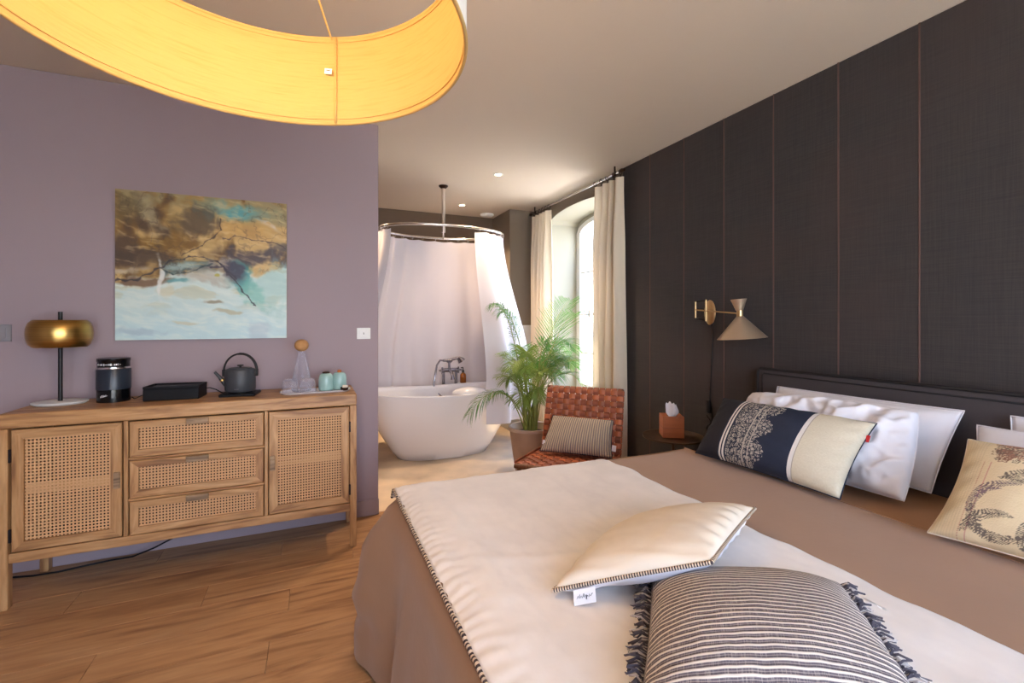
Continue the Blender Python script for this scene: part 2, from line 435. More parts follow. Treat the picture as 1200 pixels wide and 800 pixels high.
t = thing('smoke_detector', 'flat round white detector on the ceiling in the far bathroom corner', 'detector', (1.98, 5.36, H))
obj('cover', lathe(B(), [(.085, 0), (.085, -.012), (.06, -.03), (.02, -.034)], 28), m_white, t, smooth=1)

# ------------------------------------------------------------------ wall switches and picture
def plate(name, x0, x1, z0, z1, mat, label):
    t = thing(name, label, 'switch', ((x0+x1)/2, YW, (z0+z1)/2)); a, b = (x1-x0)/2, (z1-z0)/2
    box('plate', (-a, a, -.009, 0, -b, b), mat, t, .002); box('rocker', (-a*.62, a*.62, -.013, -.008, -b*.62, b*.62), mat, t, .0015)
    obj('mark', bx(B(), -.002, .002, -.0137, -.0125, -.006, .006), m_blackp, t)
plate('light_switch', .267, .353, 1.175, 1.249, m_white, 'white square light switch on the mauve wall beside the bathroom opening')
plate('wall_socket', -1.52, -1.421, 1.19, 1.278, M('grey_metal', (150, 150, 156), .4, .5), 'grey metal wall plate at the left edge, beside the brass lamp')

t = thing('painting', 'unframed abstract canvas in brown, ochre, teal and pale blue on the mauve wall', 'painting', (-.99, YW, 1.19))
W_, H_ = .842, .828
box('canvas_edge', (0, W_, -.03, -.002, 0, H_), M('canvas_side', (196, 176, 132), .8), t, .002)
def mixc(a, b, k): return tuple(p+(q-p)*k for p, q in zip(a, b))
def paint(u, v):       # v = 0 at the top
    p = (u*1.25, v*1.0, 0.); u0, v0 = u, v
    u += .030*fbm(p, 4, 21, 4); v += .030*fbm(p, 4, 33, 4)
    p = (u*1.25, v, 0.); st_ = fbm((u*6+v*2, v*22-u*4, 0), 1.5, 41, 3)
    n1 = fbm(p, 3, 1); n2 = fbm(p, 7, 5); n3 = fbm(p, 18, 3, 3); wu, wv = u+.05*n1, v+.06*n1
    c = mixc((196, 214, 208), (182, 210, 214), sst(.6, 1, wv))
    c = mixc(c, (214, 220, 210), .45*sst(-.2, .6, st_))
    c = mixc(c, (188, 180, 140), .5*sst(.1, .5, fbm((u*1.5, v*5, 0), 3, 9))*sst(.9, .6, v))
    # horizon edge falls to the left
    edge = .60 - .10*u + .05*n2
    up = sst(edge+.02, edge-.03, v)
    ochre = mixc((160, 130, 74), (120, 84, 34), sst(-.3, .4, n1)); ochre = mixc(ochre, (198, 164, 104), sst(-.1, .5, n2+.5*(u-.3)))
    ochre = mixc(ochre, (88, 66, 44), sst(.05, .45, n1+.3*(.25-v)) * sst(.8, .3, u))
    ochre = mixc(ochre, (150, 142, 106), .8*sst(.25, .0, v+.1*n2)*sst(-.2, .3, n2+.1))
    c = mixc(c, ochre, up)
    def blob(cx, cy, rx, ry, col, k=1., ang=0., nn=.35):
        nonlocal c
        dx, dy = u-cx, v-cy; dx, dy = dx*math.cos(ang)+dy*math.sin(ang), -dx*math.sin(ang)+dy*math.cos(ang)
        d = math.sqrt((dx/rx)**2+(dy/ry)**2)+nn*1.2*n2+.4*n3+.25*st_; c = mixc(c, col, k*.92*sst(1.35, .45, d))
    blob(.70, .10, .20, .06, (84, 160, 172)); blob(.56, .06, .12, .05, (140, 168, 150), .7)
    blob(.92, .10, .16, .10, (150, 146, 110), .8); blob(.88, .18, .08, .02, (214, 214, 206), .9, .6)
    blob(.76, .22, .22, .07, (204, 162, 92), .9); blob(.18, .12, .04, .18, (186, 176, 140), .7, -.4)
    blob(.48, .17, .14, .10, (92, 76, 58), .85, -.4); blob(.08, .10, .09, .10, (96, 82, 54), .7); blob(.30, .34, .18, .06, (134, 96, 26), .8, -.1)
    blob(.12, .44, .16, .07, (72, 56, 44), .85); blob(.16, .60, .16, .03, (104, 70, 44), .9); blob(.06, .53, .14, .02, (190, 176, 152), .8, -.2)
    blob(.39, .50, .16, .055, (82, 104, 104), .95, -.15); blob(.38, .49, .11, .03, (158, 176, 168), .9, -.15)
    blob(.78, .42, .22, .075, (62, 50, 56), 1., -.22, .5); blob(.62, .48, .10, .05, (196, 182, 160), .7, .2); blob(.95, .33, .08, .03, (90, 80, 76), .8)
    blob(.70, .54, .08, .08, (44, 122, 126), .9, .3); blob(.66, .52, .07, .05, (56, 44, 66), .9, .5)
    blob(.90, .62, .14, .18, (156, 196, 190), .6); blob(.77, .66, .06, .12, (120, 186, 172), .7, -.5)
    blob(.49, .57, .14, .05, (176, 164, 146), .7); blob(.56, .55, .015, .012, (170, 160, 60), .9)
    blob(.33, .605, .07, .018, (96, 158, 162), .9); blob(.52, .74, .07, .016, (134, 120, 92), .8, .05); blob(.62, .82, .10, .014, (176, 170, 138), .8, .1)
    blob(.36, .88, .08, .012, (196, 190, 160), .7); blob(.28, .68, .05, .05, (204, 198, 166), .7)
    blob(.24, .60, .012, .15, (224, 226, 220), .95, -.1, .2); blob(.82, .95, .06, .05, (168, 184, 196), .6); blob(.12, .95, .12, .03, (160, 182, 196), .7)
    def line(pts, wd, col):
        nonlocal c
        for (ax, ay), (bx_, by) in zip(pts, pts[1:]):
            px_, py_ = u+.012*n2, v+.012*n3
            L2 = (bx_-ax)**2+(by-ay)**2; wd2 = wd*(.6+.9*abs(n3)*2); k = max(0, min(1, ((px_-ax)*(bx_-ax)+(py_-ay)*(by-ay))/L2))
            d = math.hypot(px_-ax-k*(bx_-ax), py_-ay-k*(by-ay)); c = mixc(c, col, .8*sst(wd2*1.8, wd2*.3, d))
    line([(.0, .60), (.12, .57), (.30, .46), (.45, .42), (.56, .46), (.66, .58), (.72, .68), (.80, .77)], .004, (40, 34, 44))
    line([(.22, .50), (.30, .56), (.42, .55), (.52, .47)], .004, (44, 60, 66)); line([(.60, .15), (.60, .22), (.50, .33), (.36, .42)], .003, (60, 44, 36))
    line([(.60, .30), (.72, .27), (.86, .29), (.98, .34)], .003, (70, 52, 50)); line([(.66, .56), (.58, .48), (.52, .50)], .006, (50, 40, 56))
    k_ = sst(edge+.05, edge-.05, v); rd = 1-min(1, abs(fbm((u*1.25, v, 0), 9, 52, 4))*5)
    c = mixc(c, (58, 44, 40), .30*k_*sst(.55, 1, rd)*sst(-.2, .35, n1+.2*math.sin(u*9)))
    c = mixc(c, (206, 184, 140), .35*k_*sst(.2, .7, st_)); c = tuple(max(0, q*(1+.07*st_*(.35+.65*k_))) for q in c)
    return c
NP = 250
def canvas():
    me = D.meshes.new('paint_layer'); vs = []; cols = []
    for j in range(NP+1):
        for i in range(NP+1):
            u, v = i/NP, j/NP; vs.append((u*W_, -.0315, (1-v)*H_)); cols.append(paint(u, v))
    fs = [(j*(NP+1)+i, (j+1)*(NP+1)+i, (j+1)*(NP+1)+i+1, j*(NP+1)+i+1) for j in range(NP) for i in range(NP)]
    me.from_pydata(vs, [], fs); ca = me.color_attributes.new('paint', 'FLOAT_COLOR', 'POINT')
    for k, c_ in enumerate(cols): ca.data[k].color = (*lin(c_), 1)
    return me
m_paint = M('oil_paint', (200, 200, 200), .45); g = N(m_paint); at = g.new('Attribute', attribute_name='paint'); g.color(at.outputs['Color'])
tt = g.new('TexCoord'); g.bump(g.noise(tt.outputs['Object'], 40, 4), .25, .004)
cm = canvas(); cm.materials.append(m_paint); obj('paint_layer', cm, None, t)

# ------------------------------------------------------------------ sideboard
SB = (-1.29, .232, 2.79, 3.18); ST = .878
t = thing('sideboard', 'oak sideboard with woven cane doors and drawers against the mauve wall', 'sideboard', ((SB[0]+SB[1])/2, (SB[2]+SB[3])/2, 0))
ox, oy = (SB[0]+SB[1])/2, (SB[2]+SB[3])/2
def sb(name, x0, x1, y0, y1, z0, z1, mat, parent=None, bev=.0025): return box(name, (x0-ox, x1-ox, y0-oy, y1-oy, z0, z1), mat, parent or t, bev)
x0, x1, y0, y1 = SB
sb('top_board', x0, x1, y0, y1, .812, ST, m_oak, bev=.005)
for xa in (x0, x1-.036):
    for ya in (y0, y1-.04): sb('leg', xa, xa+.036, ya, ya+.04, 0, .811, m_oakv)
sb('bottom_rail', x0+.036, x1-.036, y0+.004, y0+.03, .205, .25, m_oak)
sb('bottom_board', x0+.036, x1-.036, y0+.03, y1-.01, .21, .228, m_inside)
sb('back_board', x0+.036, x1-.036, y1-.012, y1-.004, .21, .81, m_inside)
for xa in (x0+.036, x1-.044): sb('side_panel', xa, xa+.008, y0+.04, y1-.01, .21, .81, m_oakv)
for xa in (-.842, -.238): sb('divider', xa, xa+.018, y0+.006, y1-.014, .25, .811, m_oakv)
def framed(kind, xa, xb, za, zb, st, rt, rb):
    f = y0+.003
    bm = B(); L_ = []
    for ins, yy in ((0, f+.022), (0, f+.003), (.003, f), (1, f), (1.001, f+.022)):
        k1, k2, k3, k4 = (ins, ins, ins, ins) if ins < .5 else (st, rb, st, rt)
        L_.append([bm.verts.new((x_-ox, yy-oy, z_)) for x_, z_ in ((xa+k1, za+k2), (xb-k3, za+k2), (xb-k3, zb-k4), (xa+k1, zb-k4))])
    for a_, b_ in zip(L_, L_[1:]+L_[:1]):
        for k in range(4): bm.faces.new((a_[k], a_[(k+1) % 4], b_[(k+1) % 4], b_[k])).material_index = k % 2
    d = obj(kind, bm, [m_oak, m_oakv], t)
    o = obj('cane_panel', grid(lambda u, v: (xa+st-.003+(xb-xa-2*st+.006)*u-ox, f+.012-oy, za+rb-.003+(zb-za-rt-rb+.006)*v), 1, 1), m_cane, d)
    if kind == 'door': sb('middle_rail', xa+st, xb-st, f+.016, f+.03, (za+zb)/2-.028, (za+zb)/2+.022, m_oak, d)
    else: sb('drawer_back', xa+st, xb-st, f+.04, f+.046, za+.01, zb-.01, m_inside, d)
    return d
m_pull = wood('grey_oak', (150, 122, 92), (166, 138, 106), (112, 88, 64), 3, 0)
d = framed('door', -1.244, -.848, .255, .805, .042, .042, .042)
sb('handle', -.878, -.852, y0-.006, y0+.004, .49, .57, m_pull, d, .003)
for zz in (.33, .69): sb('hinge', -1.252, -1.243, y0-.003, y0+.006, zz-.03, zz+.03, m_hinge, d, .001)
d = framed('door', -.216, .192, .255, .805, .042, .042, .042)
sb('handle', -.212, -.186, y0-.006, y0+.004, .49, .57, m_pull, d, .003)
for zz in (.33, .69): sb('hinge', .191, .2, y0-.003, y0+.006, zz-.03, zz+.03, m_hinge, d, .001)
for za, zb in ((.630, .805), (.432, .614), (.253, .416)):
    d = framed('drawer', -.818, -.242, za, zb, .036, .034, .036)
    sb('handle', -.588, -.49, y0-.006, y0+.004, zb-.032, zb-.001, m_pull, d, .003)
for za, zb in ((.616, .628), (.418, .430)): sb('drawer_rail', -.824, -.238, y0+.005, y0+.03, za, zb, m_oak)
# power cable under the sideboard
o = obj('power_cable', tube(B(), [(-1.6+.1*i, 3.12+.02*math.sin(i*1.3), .006 + (.11*sst(6.5, 10, i))) for i in range(10)]+[(-.62, 3.17, .2), (-.6, 3.185, .26)], .0045, 6), m_blackp, smooth=3)
tag(o, 'thin black cable running along the wall under the sideboard', 'cable')

# table lamp
t = thing('table_lamp', 'table lamp with domed brass shade on a black stem and white oval foot', 'lamp', (-1.165, 3.03, ST))
obj('base', lathe(B(), [(.04, .0), (.095, .0), (.108, .008), (.11, .014), (.10, .017)], 40, 1., .8), m_white, t, smooth=1)
obj('pole', tube(B(), [(0, 0, .015), (0, 0, .464)], .009, 12), m_black, t, smooth=1)
obj('shade', lathe(B(), [(.100, .287), (.115, .302), (.1225, .325), (.125, .355), (.1225, .385), (.115, .408), (.100, .423), (.098, .421), (.113, .406), (.1205, .384), (.123, .355), (.1205, .326), (.113, .304), (.098, .289)], 56, cap=False), m_brass, t, smooth=1)
obj('shade_top', lathe(B(), [(.01, .416), (.098, .416), (.098, .419), (.01, .419)], 40), m_brass, t, smooth=1)

# round capsule machine
t = thing('coffee_capsule_dispenser', 'round black appliance with a chrome ring on the sideboard', 'appliance', (-.955, 3.04, ST))
R = .072
obj('base', lathe(B(), [(R*.96, 0), (R*.96, .065)], 40), m_darkg, t, smooth=1)
obj('body', lathe(B(), [(R*.9, .064), (R, .066), (R, .168), (R*.98, .17)], 40), M('navy_black_plastic', (36, 44, 56), .35), t, smooth=1)
obj('chrome_ring', lathe(B(), [(R*.98, .17), (R*1.0, .172), (R*.97, .180)], 40), m_chrome, t, smooth=1)
obj('control_ring', lathe(B(), [(R*.93, .18), (R*.93, .208), (R*.96, .21), (R*.96, .224), (R*.85, .226)], 40), m_darkg, t, smooth=1)
bm = B(); r1 = R*.935
for k in range(15):      # small white marks of the dial
    a = math.radians(-138 + k*6.2); wdt = (.006, .002, .004)[k % 3]/2
    ca, sa = math.cos(a), math.sin(a); tx, ty = -sa, ca; hgt = (.004, .0055, .0015, .004)[k % 4]
    P = [(r1*ca+tx*s*wdt, r1*sa+ty*s*wdt, .194+q*hgt) for s, q in ((-1, -1), (1, -1), (1, 1), (-1, 1))]
    bm.faces.new([bm.verts.new((p[0]*1.004, p[1]*1.004, p[2])) for p in P])
obj('dial_marks', bm, m_paper, t)
def wrap(pts, r, z0): return [(r*math.cos(math.radians(-108)+x/r), r*math.sin(math.radians(-108)+x/r), z0+z) for x, z in pts]
obj('maker_mark', tube(tube(B(), wrap([(-.016, -.004), (-.011, .0), (-.007, .005), (-.004, -.002), (.0, .006), (.003, .0), (.008, .004), (.012, .007)], R*.965, .034), .0011, 5), wrap([(-.016, -.006), (-.004, -.003), (.008, .001), (.017, .004)], R*.965, .033), .0009, 5), m_paper, t)
obj('power_lead', tube(B(), [(.07, .02, .012), (.085, .01, .004), (.1, .02, .012), (.115, .035, .018), (.13, .06, .01), (.135, .1, .02)], .003, 6), m_blackp, t, smooth=3)

# black box with recessed lid
t = thing('storage_box', 'low black rectangular box between the round appliance and the kettle', 'box', (-.68, 3.02, ST), math.radians(-4))
box('body', (-.125, .125, -.075, .075, 0, .062), m_blackp, t, .003)
bm = B()
for d_ in ((-.125, .125, -.075, -.067), (-.125, .125, .067, .075), (-.125, -.117, -.067, .067), (.117, .125, -.067, .067)): bx(bm, *d_, .062, .074)
obj('rim', bm, m_blackp, t); box('lid', (-.105, .105, -.055, .055, .062, .068), m_blackp, t, .003)
obj('power_lead', tube(B(), [(.124, .05, .04), (.145, .05, .042), (.175, .05, .03), (.2, .06, .01), (.2, .09, .004)], .003, 6), m_blackp, t, smooth=3)

# kettle on its base
t = thing('kettle_base', 'flat square black base plate under the kettle', 'kettle base', (-.375, 3.0, ST), math.radians(-6))
box('plate', (-.09, .09, -.075, .075, 0, .016), m_blackp, t, .004)
obj('contact_ring', lathe(B(), [(.06, .016), (.06, .02)], 32), m_darkg, t)
t = thing('kettle', 'matte charcoal kettle with arched handle and thin spout', 'kettle', (-.375, 3.0, ST+.0205), math.radians(-8))
obj('body', lathe(B(), [(.055, 0), (.07, .003), (.076, .012), (.0765, .06), (.074, .118), (.07, .126), (.06, .129)], 40), m_kettle, t, smooth=1)
obj('lid', lathe(B(), [(.058, .128), (.056, .133), (.02, .135)], 32), m_kettle, t, smooth=1)
obj('lid_knob', lathe(B(), [(.006, .134), (.006, .142), (.016, .144), (.017, .148), (.014, .15)], 20), m_black, t, smooth=1)
obj('spout', tube(B(), [(-.07, 0, .04), (-.088, 0, .06), (-.105, 0, .085), (-.128, 0, .112)], [.016, .012, .009, .0075], 12), m_kettle, t, smooth=1)
obj('spout_ring', tube(B(), [(-.088, 0, .06), (-.093, 0, .068)], .0135, 12), m_brass, t, smooth=1)
obj('handle', tube(B(), [(.083, 0, .085)]+[(.083*math.cos(a), 0, .115+.097*math.sin(a)) for a in [PI*k/16 for k in range(17)]]+[(-.083, 0, .10)], [.007]*10+[.005]*9, 10), m_black, t, smooth=1)
for xa in (.07, -.09): box('handle_bracket', (xa, xa+.02, -.009, .009, .085, .125), m_black, t)
obj('maker_mark', bx(B(), -.010, .012, -.0770, -.0766, .020, .0225), M('grey_print', (120, 124, 130), .5), t)

# tray with carafe, tumblers and jars
t = thing('serving_tray', 'long narrow white tray on the right end of the sideboard', 'tray', (.018, 2.945, ST), math.radians(3))
bm = B()
def rr_loop(hx, hy, r, z, n=8):
    out = []
    for (cx, cy, a0) in ((hx-r, hy-r, 0), (-hx+r, hy-r, PI/2), (-hx+r, -hy+r, PI), (hx-r, -hy+r, 1.5*PI)):
        for k in range(n+1): a = a0+PI/2*k/n; out.append((cx+r*math.cos(a), cy+r*math.sin(a), z))
    return out
def loft(bm, loops, cap0=True, cap1=True, mi=0):
    R_ = [[bm.verts.new(p) for p in L] for L in loops]; n = len(R_[0])
    for a, b in zip(R_, R_[1:]):
        for k in range(n): bm.faces.new((a[k], a[(k+1) % n], b[(k+1) % n], b[k])).material_index = mi
    if cap0: bm.faces.new(R_[0][::-1])
    if cap1: bm.faces.new(R_[-1])
    return bm
obj('dish', loft(bm, [rr_loop(.18, .07, .05, 0), rr_loop(.192, .08, .055, .012), rr_loop(.188, .076, .052, .012), rr_loop(.178, .068, .048, .005)]), m_whitec, t, smooth=1)
TZ = ST+.0055
t = thing('carafe', 'clear glass carafe with a round cork ball stopper', 'carafe', (-.06, 2.985, TZ))
obj('glass', lathe(B(), [(.03, .0), (.052, .002), (.056, .012), (.052, .06), (.04, .13), (.024, .19), (.018, .225), (.019, .245)], 32, cap=False), m_tumbler, t, smooth=1)
obj('glass_foot', lathe(B(), [(.001, .001), (.05, .001), (.05, .008), (.001, .01)], 28), m_tumbler, t, smooth=1)
obj('stopper', lathe(B(), [(.038*math.sin(PI*k/14)+.0004, .268-.036*math.cos(PI*k/14)) for k in range(15)], 28), m_cork, t, smooth=3)
def tumbler(x, y, label):
    t = thing('tumbler', label, 'glass', (x, y, TZ), 0, 'upturned tumblers on the tray')
    def P(th, z, r): return r
    bm = B(); n = 40; L = []
    for r, z in ((.043, 0), (.0425, .008), (.038, .06), (.034, .078), (.026, .081)):
        L.append([((r+(.0018 if k % 4 < 2 and .005 < z < .07 else 0))*math.cos(2*PI*k/n), (r+(.0018 if k % 4 < 2 and .005 < z < .07 else 0))*math.sin(2*PI*k/n), z) for k in range(n)])
    loft(bm, L, False, True); obj('glass_wall', bm, m_tumbler, t, smooth=1)
    obj('thick_base', lathe(B(), [(.024, .066), (.032, .07), (.030, .079), (.02, .0795)], 30), m_tumbler, t, smooth=1)
tumbler(-.118, 2.925, 'upturned ribbed glass tumbler at the left end of the white tray')
tumbler(-.026, 2.905, 'upturned ribbed glass tumbler in front of the carafe')
def jar(x, y, label, top):
    t = thing('ceramic_cup', label, 'cup', (x, y, TZ), 0, 'teal cups on the tray')
    obj('body', lathe(B(), [(.036, 0), (.041, .006), (.042, .04), (.041, .07), (.035, .092), (.027, .1), (.015, .102)], 32), m_teal, t, smooth=1)
    if top: obj('stopper', lathe(B(), [(.010, .1), (.012, .105), (.011, .115), (.006, .117)], 16), M('orange_cork', (186, 104, 52), .7), t, smooth=1)
    else:
        obj('foot_ring', lathe(B(), [(.02, .1), (.022, .104), (.02, .11), (.014, .11), (.012, .104)], 20), m_bronze, t, smooth=1)
jar(.073, 2.955, 'pale teal ceramic cup with a dark ring, left of the teal pair', 0)
jar(.148, 2.975, 'teal ceramic cup with a small orange stopper, right of the pair', 1)
t = thing('sugar_dish', 'small dark dish of sachets at the right end of the tray', 'dish', (.172, 2.892, TZ+.001), .4)
obj('bowl', lathe(B(), [(.01, 0), (.02, .003), (.024, .02), (.0225, .02), (.018, .006)], 24), m_bronze, t, smooth=1)
for k in range(3): obj('sachet', bx(B(), -.016, .016, -.001, .001, .004, .032), m_ivory, t, (0, -.006+.006*k, 0), (.1*k-.1, .12, .3*k))

# ------------------------------------------------------------------ pendant lamp
LX, LY, LB, LH, LR = -.124, 1.10, 1.90, .262, .452
m_shade_in = M('glow_tinted_lining', (250, 206, 128), .9, bump=.3, bscale=14, stretch=(1, 1, 9), trans=.25)  # off-white linen inside; the bulb's golden glow is put into its colour
g = N(m_shade_in)
tt = g.new('TexCoord'); fib = g.noise(g.scale(tt.outputs['Object'], (3, 3, 60)), 3, 5)
g.color(g.mix(g.m('MULTIPLY', g.m('SUBTRACT', fib, .5), 2.4, clamp=True), (198, 172, 112), (176, 144, 82)))
m_shade_out = M('offwhite_linen', (226, 222, 214), .9, bump=.3, bscale=90)
t = thing('pendant_lamp', 'large round linen drum pendant glowing golden inside, hung above the bed foot', 'lamp', (LX, LY, LB))
n = 96
obj('shade_lining', grid(lambda u, v: ((LR-.002)*math.cos(2*PI*u), (LR-.002)*math.sin(2*PI*u), v*LH), n, 4, True), m_shade_in, t, smooth=3)
obj('shade_cover', grid(lambda u, v: ((LR+.002)*math.cos(2*PI*u), (LR+.002)*math.sin(2*PI*u), v*LH), n, 4, True), m_shade_out, t, smooth=3)
for nm, z_ in (('lower_rim', 0), ('upper_rim', LH)):
    obj(nm, tube(B(), [(LR*math.cos(2*PI*k/n), LR*math.sin(2*PI*k/n), z_) for k in range(n)], .0048, 8, True), m_shade_in, t, smooth=3)
    obj(nm+'_hem', tube(B(), [((LR-.004)*math.cos(2*PI*k/n), (LR-.004)*math.sin(2*PI*k/n), z_+(.014 if z_ == 0 else -.014)) for k in range(n)], .0013, 5, True), m_shade_in, t, smooth=3)
sa = math.radians(65)
obj('seam', tube(B(), [((LR-.006)*math.cos(sa), (LR-.006)*math.sin(sa), LH*k/4) for k in range(5)], .004, 6), m_shade_in, t, smooth=3)
obj('care_label', bx(B(), -.011, .011, -.0008, .0008, -.008, .008), m_paper, t, ((LR-.014)*math.cos(sa+.045), (LR-.014)*math.sin(sa+.045), .155), (0, .1, sa-PI/2))
obj('care_label_print', bx(B(), -.005, .006, -.0005, .0005, -.001, .001), m_navy, t, ((LR-.0155)*math.cos(sa+.045), (LR-.0155)*math.sin(sa+.045), .157), (0, .1, sa-PI/2))
for k in range(3):
    a = sa+.03+2*PI*k/3
    obj('suspension_wire', tube(B(), [((LR-.004)*math.cos(a), (LR-.004)*math.sin(a), LH-.005), (0, 0, .52)], .0028, 6), m_shade_in, t)
obj('cord', tube(B(), [(0, 0, .2), (0, 0, H-LB-.02)], .004, 8), m_white, t); obj('ceiling_rose', lathe(B(), [(.05, H-LB), (.05, H-LB-.02), (.01, H-LB-.03)], 28), m_white, t, smooth=1)
obj('bulb', lathe(B(), [(.001, .13), (.028, .15), (.04, .18), (.028, .23), (.014, .25), (.014, .27)], 20), m_glow, t, smooth=3)
light('pendant_bulb', 'POINT', (LX, LY, LB+.17), energy=15, color=(1, .62, .30), shadow_soft_size=.055)

# ------------------------------------------------------------------ bed
BT = .60
BX0, BX1, BY0, BY1 = .31, 2.36, .06, 1.87
t = thing('bed', 'wide bed with charcoal padded headboard against the dark panelled wall', 'bed', ((BX0+BX1)/2, (BY0+BY1)/2, 0))
ox, oy = t.location.x, t.location.y
def bd(name, x0, x1, y0, y1, z0, z1, mat, bev, seg=2): return box(name, (x0-ox, x1-ox, y0-oy, y1-oy, z0, z1), mat, t, bev, seg, smooth=1)
bd('base', BX0+.03, BX1, BY0+.03, BY1-.03, .12, .33, m_head, .01)
for xa in (BX0+.12, BX1-.15):
    for ya in (BY0+.1, BY1-.15): bd('leg', xa, xa+.05, ya, ya+.05, 0, .12, m_dark_wood, .004)
bd('mattress', BX0+.02, BX1-.005, BY0+.02, BY1-.02, .33, BT-.008, m_sheet, .05, 4)
bd('headboard', 2.375, 2.45, -.03, 1.888, .1, 1.02, m_head, .008)
hp = [(2.374-ox, 1.892-oy, .12), (2.374-ox, 1.892-oy, 1.0), (2.374-ox, 1.875-oy, 1.022), (2.374-ox, .9-oy, 1.026), (2.374-ox, -.03-oy, 1.022)]
obj('piping', tube(B(), hp, .008, 8), m_pipe, t, smooth=3)
obj('inner_piping', tube(B(), [(2.373-ox, 1.862-oy, .12), (2.373-ox, 1.862-oy, .985), (2.373-ox, 1.85-oy, .995), (2.373-ox, -.03-oy, .995)], .004, 8), m_pipe, t, smooth=3)

# cloth over the bed: unfolded coordinates (p,q) measured from the bed edges
def drape(p, q, off, r=.07, top=BT, flare=.04, x0=BX0, y0=BY0, y1=BY1, folds=.022, tight=0):
    """p: world X if on top; below x0 it hangs over the foot. q: world Y, beyond y0/y1 it hangs over a side."""
    def side(e):                      # e = distance past the start of the rounding
        R_ = r+off
        if e <= 0: return 0, 0, 0
        if e < R_*PI/2: a = e/R_; return R_*math.sin(a), R_*(1-math.cos(a)), 0
        h = e-R_*PI/2; return R_, R_+h, h
    ex = (x0+r)-p; ox_, dz, hx = side(ex)
    X = (x0+r)-ox_ if ex > 0 else p
    ey1 = q-(y1-r); ey0 = (y0+r)-q
    Y = q; dy = 0; hy = 0
    if ey1 > 0: oy_, dy, hy = side(ey1); Y = (y1-r)+oy_
    elif ey0 > 0: oy_, dy, hy = side(ey0); Y = (y0+r)-oy_
    Z = top+off-max(dz, dy) if not tight else top+off-dz-dy
    # flare and folds of the hanging part
    if hx > 0:
        X -= flare*sst(0, .5, hx)+folds*sst(0, .3, hx)*(math.sin(q*9+.6)+.6*math.sin(q*17+2))
    if hy > 0:
        s = 1 if ey1 > 0 else -1
        Y += s*(flare*sst(0, .5, hy)+folds*sst(0, .3, hy)*math.sin(p*11))
    return X, Y, Z
def duvet():
    # rings around the bed outline: centre -> edge -> rounding -> hanging skirt
    cx, cy = 1.07, (BY0+BY1)/2; x0, x1, y0, y1 = BX0-.035, 1.835, BY0-.03, BY1+.035
    rc = .10; path = []
    def seg(a, b, n):
        for k in range(n): path.append((a[0]+(b[0]-a[0])*k/n, a[1]+(b[1]-a[1])*k/n))
    def arc(c, a0, n):
        for k in range(n): a = a0-PI/2*k/n; path.append((c[0]+rc*math.cos(a), c[1]+rc*math.sin(a)))
    seg((x1, y1), (x0+rc, y1), 60)
    for k in range(14): a = PI/2+PI/2*k/14; path.append((x0+rc+rc*math.cos(a), y1-rc+rc*math.sin(a)))
    seg((x0, y1-rc), (x0, y0+rc), 90)
    for k in range(14): a = PI+PI/2*k/14; path.append((x0+rc+rc*math.cos(a), y0+rc+rc*math.sin(a)))
    seg((x0+rc, y0), (x1, y0), 60); seg((x1, y0), (x1, y1), 60)
    n = len(path); top = BT+.022; r = .095
    bm = B(); rings = []
    def nrm(i):
        a, b = path[i-1], path[(i+1) % n]; tx, ty = b[0]-a[0], b[1]-a[1]; L = math.hypot(tx, ty); return (-ty/L*-1, tx/L*-1)
    nr = []
    for i in range(n):
        nx, ny = nrm(i)
        if i >= n-60: nx, ny = 1, 0
        nr.append((nx, ny))
    # outward normal check
    for i in range(n):
        if nr[i][0]*(path[i][0]-cx)+nr[i][1]*(path[i][1]-cy) < 0: nr[i] = (-nr[i][0], -nr[i][1])
    for k in [.0, .08, .16, .25, .34, .43, .52, .6, .68, .75, .81, .86, .9, .935, .965]:
        R_ = []
        for px_, py_ in path:
            x, y = cx+(px_-nr[0][0]*0-cx)*k, cy+(py_-cy)*k
            z = top+.004*fbm((x, y, 0), 3, 4)
            R_.append(bm.verts.new((x, y, z)))
        rings.append(R_)
    S = 0; arcl = [0]
    for i in range(1, n): arcl.append(arcl[-1]+math.hypot(path[i][0]-path[i-1][0], path[i][1]-path[i-1][1]))
    head = n-60
    ds = [0, .02, .045, .07, .095, .12, .16, .2, .25, .3, .34, .38, .42, .46, .5, .54, .575, .60]
    for d in ds[1:]:
        R_ = []
        for i, (px_, py_) in enumerate(path):
            nx, ny = nr[i]; s = arcl[i]
            if i >= head or i == 0: dd = d/.6*.026
            else: dd = d
            # rounding: inset r at the start
            if dd < r: a = dd/r*PI/2; out = -r*(1-math.sin(a))+.0; z = top-r*(1-math.cos(a))
            else: out = 0; z = top-dd
            if i >= head or i == 0: out = -.012+.012*math.sin(PI*d/.6); z = top-dd; 
            else:
                hang = sst(.06, .5, dd)
                out += .03*hang + hang*(.014*math.sin(s*13)+.009*math.sin(s*29+1)+.01*math.sin(s*6+2))
                # the loose far corner at the foot
                cd = math.hypot(px_-x0, py_-y1)
                w_ = math.exp(-(cd/.22)**2)
                out += w_*(.115*sst(.0, .22, dd)+.016*math.exp(-((dd-.38)/.035)**2)-.018*math.exp(-((dd-.455)/.03)**2))
            R_.append(bm.verts.new((px_+nx*out, py_+ny*out, max(z, .006))))
        rings.append(R_)
    for a, b in zip(rings, rings[1:]):
        for k in range(n):
            try: bm.faces.new((a[k], a[(k+1) % n], b[(k+1) % n], b[k]))
            except ValueError: pass
    bmesh.ops.remove_doubles(bm, verts=bm.verts[:], dist=.0004)
    return bm
o = obj('duvet', duvet(), m_duvet, smooth=3)
tag(o, 'smooth taupe brown duvet covering the bed and hanging to the floor', 'duvet')
obj('edge_stitching', tube(B(), [(1.812, .04+k*.1, BT+.0235) for k in range(19)], .0016, 5), m_sheet, o)

